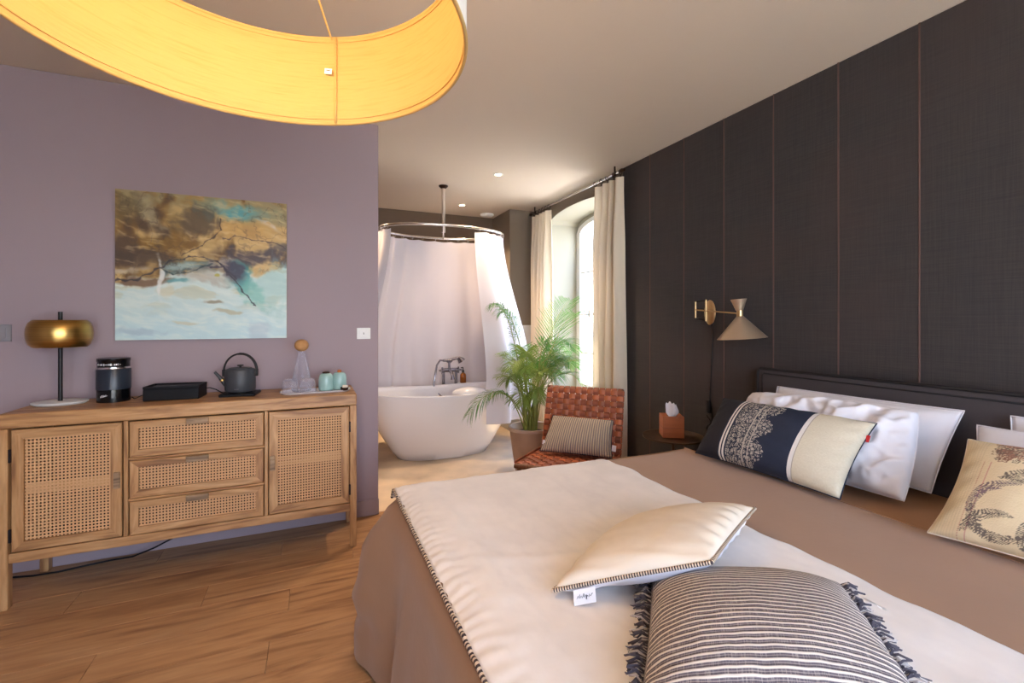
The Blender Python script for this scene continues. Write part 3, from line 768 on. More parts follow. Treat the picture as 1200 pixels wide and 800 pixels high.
TE = 1.305
def throw_pt(u, v):
    p = .298+(TE-.298)*u + (.006*math.sin(v*31)+.004*math.sin(v*67) if u > .9 else 0)
    q = -.05+2.0*v
    x, y, z = drape(p, q, .038, r=.065, top=BT, folds=0, flare=0, x0=BX0-.02, y0=BY0-.03, y1=BY1+.03)
    w_ = .0035*fbm((p, q, 0), 5, 3)+.0022*fbm((p*3, q*1.2, 0), 6, 8)
    e = math.exp(-((u)/.07)**2)           # gathers beside the piped hem
    w_ += e*.0016*(math.sin(q*150+5*nz((p*2, q, 0), 5))+1.6*nz((p*3, q*1, 0), 22, 3)) 
    w_ += .006*math.exp(-((u-.12)/.05)**2)+.008*math.exp(-((1-u)/.02)**2)*(-1)
    w_ += .006*math.exp(-((q-1.35+.35*p)/.03)**2)*sst(.3, .6, p)*sst(1.1, .8, p)
    return (x, y, z+w_)
o = obj('throw', grid(throw_pt, 130, 220), m_throw, smooth=3, recalc=True)
md = o.modifiers.new('thickness', 'SOLIDIFY'); md.thickness = .010; md.offset = -1
tag(o, 'cream velvet bed throw spread across the foot half of the bed', 'throw')
m_pw = M('cream_thread', (226, 206, 180), .8); m_pk = M('dark_thread', (60, 46, 50), .8)
hem = [throw_pt(0, k/300) for k in range(301)]
hem = [(x-.003, y, z-.004) for x, y, z in hem]
obj('striped_piping', tube(B(), hem, .0056, 8, alt=1), [m_pw, m_pk], o, smooth=3)
obj('far_piping', tube(B(), [throw_pt(k/80, 1) for k in range(81)], .006, 6, alt=1), [m_pw, m_pk], o, smooth=3)

# ------------------------------------------------------------------ cushions and pillows
def pillow(c00, c10, c11, c01, tf, tb, nu=44, nv=36, pinch=.05, flange=0., wr=.004, wsc=6., seed=0, power=.5, crumple=0., bias=0.):
    """c00 lower left, c10 lower right, c11 upper right, c01 upper left (seen from the front)"""
    c = [Vector(p) for p in (c00, c10, c11, c01)]
    nrm = ((c[1]-c[0]) + (c[2]-c[3])).cross((c[3]-c[0])+(c[2]-c[1])).normalized()
    bm = B(); uvl = bm.loops.layers.uv.new('UVMap')
    def pos(u, v, side):
        a, b = 2*u-1, 2*v-1
        pa = a*(1-pinch*(1-b*b)*a*a); pb = b*(1-pinch*(1-a*a)*b*b)
        uu, vv = (pa+1)/2, (pb+1)/2
        P = c[0]*(1-uu)*(1-vv)+c[1]*uu*(1-vv)+c[2]*uu*vv+c[3]*(1-uu)*vv
        k = 1-flange; ea, eb = min(1, abs(a)/k), min(1, abs(b)/k)
        f = max(0, (1-ea**2.4))*max(0, (1-eb**2.4)); prof = f**power
        prof *= 1-bias*b
        h = prof*(tf if side > 0 else tb)
        e = (1-abs(a))*(1-abs(b)); 
        w_ = wr*fbm(P, wsc, seed)*min(1, f*6)
        edge = sst(.75, 1, max(abs(a), abs(b)))
        w_ += wr*.9*edge*math.sin((P.x+P.y+P.z)*70+seed)*min(1, f*8)
        if crumple:
            rdg = 1-abs(fbm(P, 7.5, seed+3, 3))*2.2
            w_ += crumple*(rdg-.4)*min(1, f*4)
        return P+nrm*side*(h+w_) if f > 0 or True else P
    F = {}
    for s in (1, -1):
        for i in range(nu+1):
            for j in range(nv+1):
                brd = i in (0, nu) or j in (0, nv)
                if s < 0 and brd: F[s, i, j] = F[1, i, j]; continue
                if brd: 
                    p1 = pos(i/nu, j/nv, 1); F[s, i, j] = bm.verts.new(p1); continue
                F[s, i, j] = bm.verts.new(pos(i/nu, j/nv, s) + nrm*s*.0015)
    for s in (1, -1):
        for i in range(nu):
            for j in range(nv):
                q = [(i, j), (i+1, j), (i+1, j+1), (i, j+1)]
                if s < 0: q = q[::-1]
                f = bm.faces.new([F[s, a, b] for a, b in q]); f.material_index = 0 if s > 0 else 1
                for l, (a, b) in zip(f.loops, q): l[uvl].uv = (a/nu, b/nv)
    border = [pos(i/nu, 0, 1) for i in range(nu)]+[pos(1, j/nv, 1) for j in range(nv)]+[pos(1-i/nu, 1, 1) for i in range(nu)]+[pos(0, 1-j/nv, 1) for j in range(nv)]
    return bm, border, pos

# white pillows
def white_pillow(label, cs, **k):
    bm, bd_, _ = pillow(*cs, **k)
    o = obj('pillow', bm, [m_linen, m_linen], smooth=3, recalc=False)
    obj('hem', tube(B(), bd_, .0022, 5, True), m_linen, o, smooth=3)
    return tag(o, label, 'pillow', 'white bed pillows')
white_pillow('white flanged pillow leaning on the headboard behind the crumpled pillow', ((2.19, 1.72, .635), (2.19, .99, .632), (2.325, .945, .948), (2.325, 1.73, .940)), tf=.07, tb=.035, flange=.07, seed=3, wr=.005, pinch=.02)
white_pillow('crumpled white pillow directly behind the navy and cream cushion', ((2.01, 1.74, .635), (2.01, .99, .63), (2.19, 1.03, .935), (2.19, 1.775, .905)), tf=.115, tb=.05, seed=11, wr=.007, crumple=.032, nu=80, nv=60, pinch=-.03, power=.42)
white_pillow('white flanged pillow farthest right, against the headboard', ((2.25, .80, .635), (2.25, .10, .635), (2.335, .10, .955), (2.335, .82, .952)), tf=.05, tb=.02, flange=.07, seed=23, pinch=.02)
white_pillow('white pillow between the floral cushion and the rearmost right pillow', ((2.08, .84, .635), (2.08, .12, .635), (2.225, .12, .92), (2.225, .87, .918)), tf=.09, tb=.04, seed=31, wr=.006, pinch=.03)

# navy, lace and cream cushion
m_lace = M('navy_lace_cloth', (34, 42, 62), .85); g = N(m_lace)
uv, u, v = g.uv()
vo = g.new('TexVoronoi', feature='DISTANCE_TO_EDGE'); g.put(vo.inputs['Vector'], g.scale(uv, (40, 20, 1))); vo.inputs['Scale'].default_value = 1
no = g.noise(g.scale(uv, (60, 32, 1)), 1.4, 3, 1.5)
lace = g.m('MULTIPLY', g.m('GREATER_THAN', vo.outputs['Distance'], .07), g.m('GREATER_THAN', no, .47))
scal = g.m('MULTIPLY', g.m('ABSOLUTE', g.m('SINE', g.m('MULTIPLY', v, 9.4))), .08)
frill = g.m('MULTIPLY', g.m('ABSOLUTE', g.m('SINE', g.m('MULTIPLY', v, 58))), .014)
edge = g.m('ADD', .46, g.m('ADD', scal, frill))
inl = g.m('MULTIPLY', g.m('GREATER_THAN', u, .275), g.m('LESS_THAN', u, edge))
gap = g.m('MAXIMUM', g.band(u, .40, .41), g.band(u, .44, .448))
lace = g.m('MULTIPLY', g.m('MAXIMUM', lace, gap), inl)
cl = g.mix(g.noise(uv, 8, 3), (30, 38, 58), (38, 48, 70))
cl = g.mix(g.m('LESS_THAN', u, .21), cl, (30, 30, 40))
cl = g.mix(g.m('MULTIPLY', lace, .85), cl, (196, 188, 176))
cl = g.mix(g.m('MAXIMUM', g.band(u, .222, .236), g.band(u, .247, .262)), cl, (226, 222, 216))
cream = g.mix(g.noise(g.scale(uv, (40, 24, 1)), 2, 4), (222, 214, 194), (204, 194, 170))
cl = g.mix(g.m('GREATER_THAN', u, .725), cl, cream)
cl = g.mix(g.band(u, .708, .732), cl, (226, 222, 218)); cl = g.mix(g.band(u, .732, .737), cl, (170, 160, 150))
g.color(cl); g.bump(g.noise(g.scale(uv, (40, 24, 1)), 3, 4), .3, .004)
cs = ((1.745, 1.74, .642), (1.778, 1.075, .642), (2.03, 1.09, .895), (1.965, 1.765, .893))
bm, bd_, pos = pillow(*cs, tf=.085, tb=.045, seed=41, wr=.004, nu=60, nv=40, pinch=.045)
o = obj('cushion', bm, [m_lace, m_navy], smooth=3, recalc=False)
tag(o, 'long cushion, half navy with pale lace print and half cream, before the white pillows', 'cushion')
obj('seam', tube(B(), bd_, .0025, 5, True), m_navy, o, smooth=3)
p = pos(1, .80, 1); obj('fabric_tag', bx(B(), -.0015, .0015, -.010, .004, -.014, .014, .001), m_red, o, (p.x-.005, p.y-.002, p.z-.004), (.0, .5, 0))['label'] = 'small red cloth tag'

# floral cushion, right edge: the print is drawn as feathery plumes in the cushion's own coordinates
import numpy as np
m_toile = M('floral_toile', (226, 206, 166), .9); g = N(m_toile)
at = g.new('Attribute', attribute_name='print'); uv, u, v = g.uv()
g.color(at.outputs['Color']); g.bump(g.noise(g.scale(uv, (40, 24, 1)), 3, 4), .3, .004)
cs = ((1.75, .80, .642), (1.83, .25, .642), (2.04, .25, .915), (1.93, .775, .918))
bm, bd_, pos = pillow(*cs, tf=.10, tb=.045, seed=51, wr=.004, nu=230, nv=170, pinch=.06)
o = obj('cushion', bm, [m_toile, m_ivory], smooth=3, recalc=False)
tag(o, 'cream cushion with dark floral print and pleated edge at the right', 'cushion')
me = o.data; nl = len(me.loops)
uvs = np.empty(nl*2); me.uv_layers[0].data.foreach_get('uv', uvs); U = uvs[0::2]*.55; V = uvs[1::2]*.40
rng = np.random.RandomState(4)
base = np.tile(np.array(lin((226, 208, 172))), (nl, 1))
base *= (1-.10*((np.sin(U*900) > .2) & (U < .062)))[:, None]
ink = np.zeros(nl); col = np.tile(np.array(lin((70, 56, 66))), (nl, 1))
def plume(p0, p1, p2, w0, freq, hue, curl=0.):
    global ink
    S = 40; t_ = np.linspace(0, 1, S)[:, None]
    P = np.array(p0)*(1-t_)**2+2*np.array(p1)*t_*(1-t_)+np.array(p2)*t_**2
    T = np.gradient(P, axis=0); T /= np.linalg.norm(T, axis=1)[:, None]; ln = np.linalg.norm(np.diff(P, axis=0), axis=1).sum()
    lo, hi = P.min(0)-w0, P.max(0)+w0
    m_ = np.where((U > lo[0]) & (U < hi[0]) & (V > lo[1]) & (V < hi[1]))[0]
    if not len(m_): return
    dx = U[m_][:, None]-P[:, 0]; dy = V[m_][:, None]-P[:, 1]; d2 = dx*dx+dy*dy; k = d2.argmin(1); r_ = np.arange(len(m_))
    d = np.sqrt(d2[r_, k]); along = dx[r_, k]*T[k, 0]+dy[r_, k]*T[k, 1]; s_ = k/(S-1)*ln+along
    wd = w0*np.sin(np.pi*np.clip(.12+.85*k/(S-1), 0, 1))**.7
    hatch = np.sin((s_-d*.9)*freq+rng.rand()*6) > -.1
    on = ((d < .0016) | ((d < wd) & hatch & (d > .0022)))
    ink[m_[on]] = 1; col[m_[on]] = lin(hue)
for (p0, p1, p2, w0, fr2, hue) in (
    ((.075, .10), (.07, .22), (.165, .215), .016, 1500, (92, 70, 92)), ((.075, .03), (.10, .12), (.17, .10), .017, 1400, (60, 50, 62)),
    ((.078, .06), (.15, .00), (.20, .05), .015, 1500, (64, 54, 62)), ((.08, .12), (.08, .05), (.15, .015), .013, 1500, (70, 58, 66)),
    ((.12, .235), (.15, .26), (.22, .275), .016, 1500, (72, 62, 66)), ((.13, .235), (.17, .22), (.20, .245), .010, 1500, (80, 70, 74)),
    ((.20, .02), (.19, .09), (.24, .11), .018, 1400, (62, 50, 60)), ((.08, .15), (.09, .19), (.13, .19), .008, 1700, (110, 84, 110)),
    ((.22, .16), (.25, .22), (.30, .20), .018, 1400, (70, 60, 72)), ((.25, .05), (.32, .10), (.36, .05), .018, 1400, (62, 52, 62)),
    ((.19, .20), (.21, .16), (.20, .13), .012, 1300, (142, 124, 160)), ((.28, .28), (.34, .33), (.42, .30), .02, 1400, (72, 60, 66)),
    ((.36, .12), (.42, .2), (.48, .15), .02, 1400, (72, 60, 66)), ((.40, .03), (.46, .08), (.52, .05), .02, 1400, (72, 60, 66))): plume(p0, p1, p2, w0, fr2, hue)
# red and dark blossoms along the top
for k in range(230):
    cx_, cy_ = .085+rng.rand()*.22, .29+rng.rand()*.10
    if cy_ < .30+.25*max(0, .12-cx_): continue
    rr_ = .005+.007*rng.rand(); d = np.hypot(U-cx_, V-cy_); a_ = np.arctan2(V-cy_, U-cx_)
    on = (np.abs(d-rr_*(1+.25*np.sin(5*a_+k))) < .0014) | (d < rr_*.3)
    ink[on] = 1; col[on] = lin(((116, 58, 48), (74, 56, 60), (150, 96, 84))[k % 3 if cx_ < .16 else 1 + k % 2])
for a_, hue in ((.066, (196, 150, 130)), (.084, (206, 150, 140))):
    on = (np.abs(U-a_-.0004*np.sin(V*900)) < .0010) & (V < .29); base[on] = lin(hue)
out = np.where(ink[:, None] > 0, base*.15+col*.85, base)
ca = me.color_attributes.new('print', 'FLOAT_COLOR', 'CORNER'); ca.data.foreach_set('color', np.hstack([out, np.ones((nl, 1))]).astype(np.float32).ravel())
obj('seam', tube(B(), bd_, .0025, 5, True), m_ivory, o, smooth=3)

# plain cream cushion with striped piping
cs = ((.525, .97, .655), (.805, .755, .768), (1.270, 1.02, .712), (.92, 1.20, .650))
bm, bd_, pos = pillow(*cs, tf=.068, tb=.046, seed=61, wr=.006, nu=60, nv=60, pinch=.03, power=.5)
o = obj('cushion', bm, [m_ivory, m_linen], smooth=3, recalc=False)
tag(o, 'plain cream cushion with striped piping lying on the throw', 'cushion')
seg_ = []
for a_, b_ in zip(bd_, bd_[1:]+bd_[:1]):
    for k in range(2): seg_.append(a_.lerp(b_, k/2))
obj('striped_piping', tube(B(), seg_, .0048, 6, True, alt=1), [m_pw, m_pk], o, smooth=3)
p0, p1 = pos(.13, 0, 1), pos(.27, 0, 1); dr = Vector((-.10, -.30, -.95)).normalized()*.032
bm = B(); uvl = bm.loops.layers.uv.new('UVMap')
off_ = Vector((-.004, -.010, -.002)); Q = [p0+off_, p1+off_, p1+off_+dr, p0+off_+dr]
nn = (Q[1]-Q[0]).cross(dr).normalized()
fr_ = [bm.verts.new(q) for q in Q]; bk = [bm.verts.new(q-nn*.0012) for q in Q]
bm.faces.new(fr_); bm.faces.new(bk[::-1])
for k in range(4): bm.faces.new((fr_[k], bk[k], bk[(k+1) % 4], fr_[(k+1) % 4]))
lb = obj('care_label', bm, m_paper, o); lb['label'] = 'small white label with handwritten lettering'
ax = (Q[1]-Q[0]).normalized(); ay = -dr.normalized(); c0 = (Q[0]+Q[2])/2 + nn*.0012*(1 if nn.y < 0 else -1)
wr_ = [(-.022,-.003),(-.018,.003),(-.016,-.003),(-.013,.006),(-.012,-.003),(-.009,.002),(-.007,-.003),(-.004,.001),(-.002,.007),(-.001,-.003),(.003,.003),(.004,-.003),(.006,.003),(.006,-.008),(.003,-.006),(.009,.001),(.012,-.003),(.014,.003),(.017,-.002),(.021,.003),(.023,.004)]
sgn = 1 if nn.y < 0 else -1
obj('lettering', tube(B(), [c0+ax*x*.85+ay*y*.9+nn*sgn*.0008 for x, y in wr_], .00055, 4), m_navy, o)

# striped fringed cushion
m_strp = M('striped_linen', (150, 140, 136), .9); g = N(m_strp)
uv, u, v = g.uv()
vv = g.m('ADD', v, g.m('MULTIPLY', g.noise(g.scale(uv, (6, 3, 1)), 1, 2), .02))
fine = g.m('SINE', g.m('MULTIPLY', vv, 2*PI*36)); fine2 = g.m('SINE', g.m('MULTIPLY', vv, 2*PI*108))
thr = g.noise(g.scale(uv, (9, 170, 1)), 1, 3)
cl = g.mix(g.m('GREATER_THAN', g.m('ADD', fine2, g.m('MULTIPLY', g.m('SUBTRACT', thr, .5), 3)), .2), (84, 76, 84), (142, 132, 130))
cl = g.mix(g.m('GREATER_THAN', fine, .55), cl, (222, 212, 200))
cl = g.mix(g.m('MULTIPLY', g.m('SUBTRACT', g.noise(g.scale(uv, (260, 14, 1)), 1, 2), .5, clamp=True), 1.6), cl, (216, 206, 194))
g.color(cl); g.bump(g.m('ADD', fine, thr), .25, .003)
cs = ((.455, .575, .668), (.865, .365, .668), (1.150, .695, .672), (.765, .905, .668))
bm, bd_, pos = pillow(*cs, tf=.088, tb=.020, seed=71, wr=.004, nu=70, nv=70, pinch=.03, power=.5)
o = obj('cushion', bm, [m_strp, m_strp], smooth=3, recalc=False)
tag(o, 'grey and cream striped cushion with fringed sides at the front of the bed', 'cushion')
m_fr = M('charcoal_thread', (74, 70, 80), .9); m_fr2 = M('pale_thread', (176, 168, 164), .9)
for s in (0, 1):
    bm = B(); base_dir = (Vector(cs[0])-Vector(cs[1])).normalized()*(1 if s == 0 else -1)
    for k in range(110):
        vq = (k+random.random())/110
        p = pos(s, vq, 1); L = random.uniform(.022, .042)
        d_ = (base_dir+Vector((random.uniform(-.5, .5), random.uniform(-.5, .5), random.uniform(-.1, .5)))).normalized()
        e_ = p+d_*L; e_.z = max(e_.z-.006, .662)
        mpt = p+d_*L*.5+Vector((0, 0, .004))
        tube(bm, [p, mpt, e_, e_+Vector((random.uniform(-.006, .006), random.uniform(-.006, .006), 0))], [.0018, .0026, .0022, .001], 4, mi=k % 4 == 0)
    f_ = obj('fringe', bm, [m_fr, m_fr2], o); f_['kind'] = 'stuff'

# ------------------------------------------------------------------ wall lamp
t = thing('wall_lamp', 'swing arm wall lamp with brass disc and champagne cone shade on the dark wall', 'lamp', (2.453, 2.314, 1.352))
def rel(p): return (p[0]-2.453, p[1]-2.314, p[2]-1.352)
bm = lathe(B(), [(.02, 0), (.075, 0), (.077, .004), (.072, .009), (.02, .011)], 36)
for v in bm.verts: v.co = Vector((-v.co.z, v.co.x*.62, v.co.y*1.08))
obj('wall_plate', bm, m_brass2, t, smooth=1)
pv = Vector((2.249, 2.241, 1.366)); wp = Vector((2.435, 2.325, 1.366))
obj('pivot_rod', tube(B(), [rel(pv+Vector((0, 0, -.052))), rel(pv+Vector((0, 0, .052)))], .0055, 10), m_brass2, t, smooth=1)
obj('plate_rod', tube(B(), [rel(wp+Vector((-.01, 0, -.072))), rel(wp+Vector((-.01, 0, .072)))], .007, 10), m_brass2, t, smooth=1)
for s in (1, -1): obj('bracket_arm', tube(B(), [rel(pv+Vector((0, 0, s*.052))), rel(wp+Vector((-.03, 0, s*.066))), rel(wp+Vector((-.008, 0, s*.066)))], .0038, 8), m_black, t, smooth=1)
sh = Vector((2.297, 1.948, 1.335))
obj('swing_arm', tube(B(), [rel(pv), rel(sh+Vector((0, .02, .005)))], .0048, 10), m_brass2, t, smooth=1)
obj('arm_joint', tube(B(), [rel(sh+Vector((0, 0, -.014))), rel(sh+Vector((0, 0, .022)))], .018, 20), m_brass2, t, smooth=1)
tl = Vector((.06, -.05, -1)).normalized()
def cone(name, r0, d0, r1, d1, mat):
    bm = lathe(B(), [(r0, d0), (r1, d1), (r1-.002, d1), (r0-.002, d0)], 44, cap=False)
    q = Vector((0, 0, 1)).rotation_difference(tl)
    for v in bm.verts: v.co = q @ v.co
    return obj(name, bm, mat, t, rel(sh), smooth=1)
cone('shade', .018, .012, .135, .142, m_gun); cone('upper_cup', .020, -.022, .044, -.088, m_gun)
obj('bulb', lathe(B(), [(.012, -.04), (.022, -.07), (.018, -.09), (.004, -.098)], 16), m_paper, t, rel(sh), smooth=3)
wx = 2.450
obj('cord', tube(B(), [rel(p) for p in ((wx, 2.30, 1.29), (wx, 2.295, 1.15), (wx, 2.30, 1.0), (wx, 2.31, .85), (wx, 2.315, .78), (wx, 2.30, .70), (wx, 2.29, .55), (wx, 2.30, .3))], .0034, 6), m_black, t, smooth=3)
obj('cord_switch', bx(B(), -.010, .010, -.014, .014, -.045, .045, .005), m_black, t, rel((2.442, 2.318, .72)))
obj('plug_tangle', tube(B(), [rel((2.44, 2.315+.02*math.cos(k*.9), .66-.012*k)) for k in range(9)], .0045, 6), m_black, t, smooth=3)

# ------------------------------------------------------------------ bedside table and tissue box
TT = .52
t = thing('side_table', 'small round dark metal table beside the bed under the wall lamp', 'table', (2.235, 2.425, 0))
m_brz = M('dark_bronze', (92, 74, 60), .45, .6, var=.1, vscale=10)
obj('table_top', lathe(B(), [(.19, TT-.012), (.2, TT-.01), (.2, TT), (.195, TT), (.19, TT-.004)], 48), m_brz, t, smooth=1)
obj('stem', tube(B(), [(0, 0, .01), (0, 0, TT-.01)], .011, 12), m_brz, t, smooth=1)
obj('foot', lathe(B(), [(.14, 0), (.14, .006), (.02, .014)], 36), m_brz, t, smooth=1)
t = thing('tissue_box', 'orange brown wooden tissue box on the round bedside table', 'tissue box', (2.225, 2.43, TT), math.radians(-31))
a = .068
bm = B(); 
for d_ in ((-a, a, -a, -a+.008, 0, .14), (-a, a, a-.008, a, 0, .14), (-a, -a+.008, -a+.008, a-.008, 0, .14), (a-.008, a, -a+.008, a-.008, 0, .14)): bx(bm, *d_, .001)
obj('box_wall', bm, m_tissuebox, t)
bm = B()
for d_ in ((-a+.008, a-.008, -a+.008, -.03, .128, .136), (-a+.008, a-.008, .03, a-.008, .128, .136), (-a+.008, -.03, -.03, .03, .128, .136), (.03, a-.008, -.03, .03, .128, .136)): bx(bm, *d_)
obj('lid', bm, m_tissuebox, t)
box('joint_band', (-a-.001, a+.001, -a-.001, a+.001, .066, .0675), m_dark_wood, t, 0)
def tis(u, v):
    wd = .012+.034*sst(0, .5, v)*(1-.35*v*v); x = (u-.5)*2*wd
    return (x+.006*math.sin(v*4), .012*math.sin(u*7)*sst(0, .4, v), .112+.115*v-.03*abs(u-.45)*v+.006*math.sin(u*19)*v)
o = obj('tissue', grid(tis, 16, 14), m_paper, t, smooth=3); o.modifiers.new('t', 'SOLIDIFY').thickness = .0012

# ------------------------------------------------------------------ woven leather chair
t = thing('lounge_chair', 'low lounge chair of woven tan leather straps on a dark wood frame', 'chair', (1.914, 3.024, 0), math.radians(-45.7))
HW = .295
b0, b1 = Vector((0, -.15, .335)), Vector((0, 0, .775))
s0, s1 = Vector((0, -.70, .365)), Vector((0, -.17, .325))
for s in (-1, 1):
    x = s*(HW-.012)
    obj('back_post', tube(B(), [(x, -.10, .0), (x, -.14, .30), (x, b0.y+.012, b0.z), (x, b1.y+.012, b1.z+.005)], .015, 10), m_dark_wood, t, smooth=1)
    obj('side_rail', tube(B(), [(x, s0.y, s0.z-.012), (x, s1.y+.05, s1.z-.012)], .015, 10), m_dark_wood, t, smooth=1)
    obj('leg', tube(B(), [(x, s0.y+.05, s0.z-.02), (x, s0.y+.08, 0)], [.016, .012], 10), m_dark_wood, t, smooth=1)
obj('front_rail', tube(B(), [(-HW, s0.y, s0.z-.012), (HW, s0.y, s0.z-.012)], .016, 10), m_dark_wood, t, smooth=1)
obj('top_rail', tube(B(), [(-HW+.01, b1.y+.012, b1.z-.02), (HW-.01, b1.y+.012, b1.z-.02)], .013, 10), m_dark_wood, t, smooth=1)
obj('lower_rail', tube(B(), [(-HW+.01, b0.y+.012, b0.z+.02), (HW-.01, b0.y+.012, b0.z+.02)], .013, 10), m_dark_wood, t, smooth=1)
def straps(p0, p1, ncol, nrow, nm):
    ln = (p1-p0).length; dv = (p1-p0)/ln; nrm = Vector((1, 0, 0)).cross(dv)   # points to the sitter side or not; fixed below
    if nrm.y > 0 or nrm.z < 0 and abs(dv.y) > .9: nrm = -nrm
    cw, rh = 2*HW/ncol, ln/nrow; A = .0062; bmats = m_leather
    def strip(path, across, w_):
        bm = B(); th = .0026
        rows = []
        for c_, n_ in path:
            rows.append([bm.verts.new(c_+across*s*w_/2+n_*k) for s, k in ((-1, -th), (1, -th), (1, th), (-1, th))])
        for a, b in zip(rows, rows[1:]):
            for k in range(4): bm.faces.new((a[k], a[(k+1) % 4], b[(k+1) % 4], b[k]))
        bm.faces.new(rows[0][::-1]); bm.faces.new(rows[-1])
        return bm
    for i in range(ncol):
        x = -HW+cw*(i+.5); path = []
        for k in range(nrow*4+1):
            s = k/4*rh; ph = math.cos(PI*(k/4-.5)+PI*i); path.append((p0+dv*s+Vector((x, 0, 0))+nrm*A*ph, nrm))
        e = path[-1][0]; path += [(e+dv*.012-nrm*.006, dv), (e+dv*.006-nrm*.024, dv)]
        obj('strap', strip(path, Vector((1, 0, 0)), cw*.86), m_leather2, t)
    for j in range(nrow):
        s = rh*(j+.5); path = []
        for k in range(ncol*4+1):
            x = -HW+cw*k/4; ph = -math.cos(PI*(k/4-.5)+PI*j); path.append((p0+dv*s+Vector((x, 0, 0))+nrm*A*ph, nrm))
        e0, e1 = path[0][0], path[-1][0]
        path = [(e0+Vector((.004, 0, 0))-nrm*.022, Vector((-1, 0, 0))), (e0+Vector((-.004, 0, 0))-nrm*.010, Vector((-1, 0, 0)))]+path+[(e1+Vector((.004, 0, 0))-nrm*.010, Vector((1, 0, 0))), (e1+Vector((-.004, 0, 0))-nrm*.022, Vector((1, 0, 0)))]
        obj('strap', strip(path, dv, rh*.86), bmats, t)
straps(b0, b1, 13, 11, 'back'); straps(s0, s1, 13, 12, 'seat')
# ribbed cushion on the chair
m_rib = M('ribbed_beige_cloth', (176, 158, 138), .9); g = N(m_rib); uv, u, v = g.uv()
sn = g.m('SINE', g.m('MULTIPLY', g.m('ADD', u, g.m('MULTIPLY', g.noise(uv, 5, 2), .006)), 2*PI*30)); g.color(g.mix(g.m('GREATER_THAN', sn, .1), (190, 172, 148), (128, 118, 116))); g.bump(sn, .4, .004)
ca_, sa_ = math.cos(math.radians(-45.7)), math.sin(math.radians(-45.7))
def ch(x, y, z): return (1.914+x*ca_-y*sa_, 3.024+x*sa_+y*ca_, z)
cs = (ch(-.235, -.375, .372), ch(.275, -.365, .372), ch(.255, -.195, .590), ch(-.195, -.185, .592))
bm, bd_, pos = pillow(*cs, tf=.055, tb=.04, seed=81, wr=.004, nu=40, nv=30, pinch=.04)
o = obj('cushion', bm, [m_rib, m_rib], smooth=3, recalc=False); tag(o, 'small beige ribbed cushion resting on the woven leather chair', 'cushion')
obj('seam', tube(B(), bd_, .0028, 5, True), m_navy, o, smooth=3)
p = pos(.02, .22, 1); obj('care_label', bx(B(), -.009, .009, -.001, .001, -.018, .018), m_paper, o, p+Vector((-.008, -.008, 0)), (.3, .3, -.8))['label'] = 'small white sewn-in label'
p = pos(.98, .12, 1); obj('care_label', bx(B(), -.014, .014, -.001, .001, -.02, .02), m_paper, o, p+Vector((.022, -.014, .03)), (-.1, .1, -.8))['label'] = 'small white sewn-in label'

# ------------------------------------------------------------------ palm in its pot
PX, PY = 1.70, 3.535
t = thing('plant_pot', 'large taupe clay pot between the bathtub and the leather chair', 'pot', (PX, PY, 0))
obj('pot_wall', lathe(B(), [(.10, .0), (.125, .004), (.15, .16), (.178, .37), (.188, .375), (.19, .40), (.182, .405), (.168, .40), (.16, .36), (.145, .33)], 44), m_pot, t, smooth=1)
obj('soil', lathe(B(), [(.005, .345), (.10, .35), (.158, .342)], 30, cap=False), m_soil, t, smooth=3)
t = thing('palm_plant', 'bushy green palm with feathery fronds growing in the clay pot', 'plant', (PX, PY, .35))
m_leaf = M('palm_leaf', (88, 144, 58), .45, var=.25, vscale=9, rnd=.25, trans=.3)
m_leaf2 = M('pale_palm_leaf', (140, 164, 76), .45, var=.2, vscale=9, rnd=.2, trans=.3)
m_stem = M('palm_stem', (138, 142, 62), .5, var=.2, vscale=20)
def frond(tip, lift, k0=.32, lf=.20, nleaf=22, droop=.35, mat=None, r0=.03, th=0):
    a = random.uniform(0, 2*PI)
    b_ = Vector((r0*math.cos(a), r0*math.sin(a), 0)); T = Vector(tip)-Vector((PX, PY, .35))
    mid = b_.lerp(T, .42); mid.z = max(T.z, 0)*.55+lift
    def pt(s): return b_*(1-s)**2+mid*2*s*(1-s)+T*s*s
    nleaf = int(nleaf*1.35); n = 16; pts = [pt(k/n) for k in range(n+1)]
    bm = tube(B(), pts, [.006*(1-.8*k/n) for k in range(n+1)], 6, mi=1)
    for k in range(nleaf):
        s = k0+(1-k0)*(k+.5)/nleaf; p = pt(s); tg = (pt(min(1, s+.02))-pt(s-.02)).normalized()
        side = tg.cross(Vector((0, 0, 1))); 
        if side.length < .2: side = Vector((math.cos(a), math.sin(a), 0))
        side.normalize()
        L = 1.12*lf*(math.sin(PI*min(1, .18+.82*(k+.5)/nleaf))**.6*.75+.25)*random.uniform(.85, 1.12)
        upv = side.cross(tg)
        for sg in (-1, 1):
            dr_ = (side*sg*.8+tg*(.55+.5*s)+upv*random.uniform(.0, .25)).normalized()
            wv = tg.cross(dr_).cross(dr_).normalized()*.0036
            q0 = p; q1 = p+dr_*L*.4; q2 = p+dr_*L*.75+Vector((0, 0, -droop*L*.25)); q3 = p+dr_*L*.98+Vector((0, 0, -droop*L*.7))
            V = [bm.verts.new(q) for q in (q0-wv*.4, q0+wv*.4, q1+wv, q1-wv, q2+wv*.8, q2-wv*.8, q3)]
            for f in ((0, 1, 2, 3), (3, 2, 4, 5), (5, 4, 6)): bm.faces.new([V[i] for i in f])
    obj('frond', bm, [mat or m_leaf, m_stem], t, recalc=False)
frond((1.12, 3.45, .56), .50, .38, .17, 20, .9, m_leaf)                     # low arching frond over the bath
frond((1.41, 3.60, 1.41), .52, .42, .21, 26, .8, m_leaf)
frond((1.50, 3.72, 1.36), .56, .45, .18, 24, .8, m_leaf)                   # long one towards the shower curtain
frond((2.34, 3.95, 1.50), .36, .40, .26, 22, .0, m_leaf)
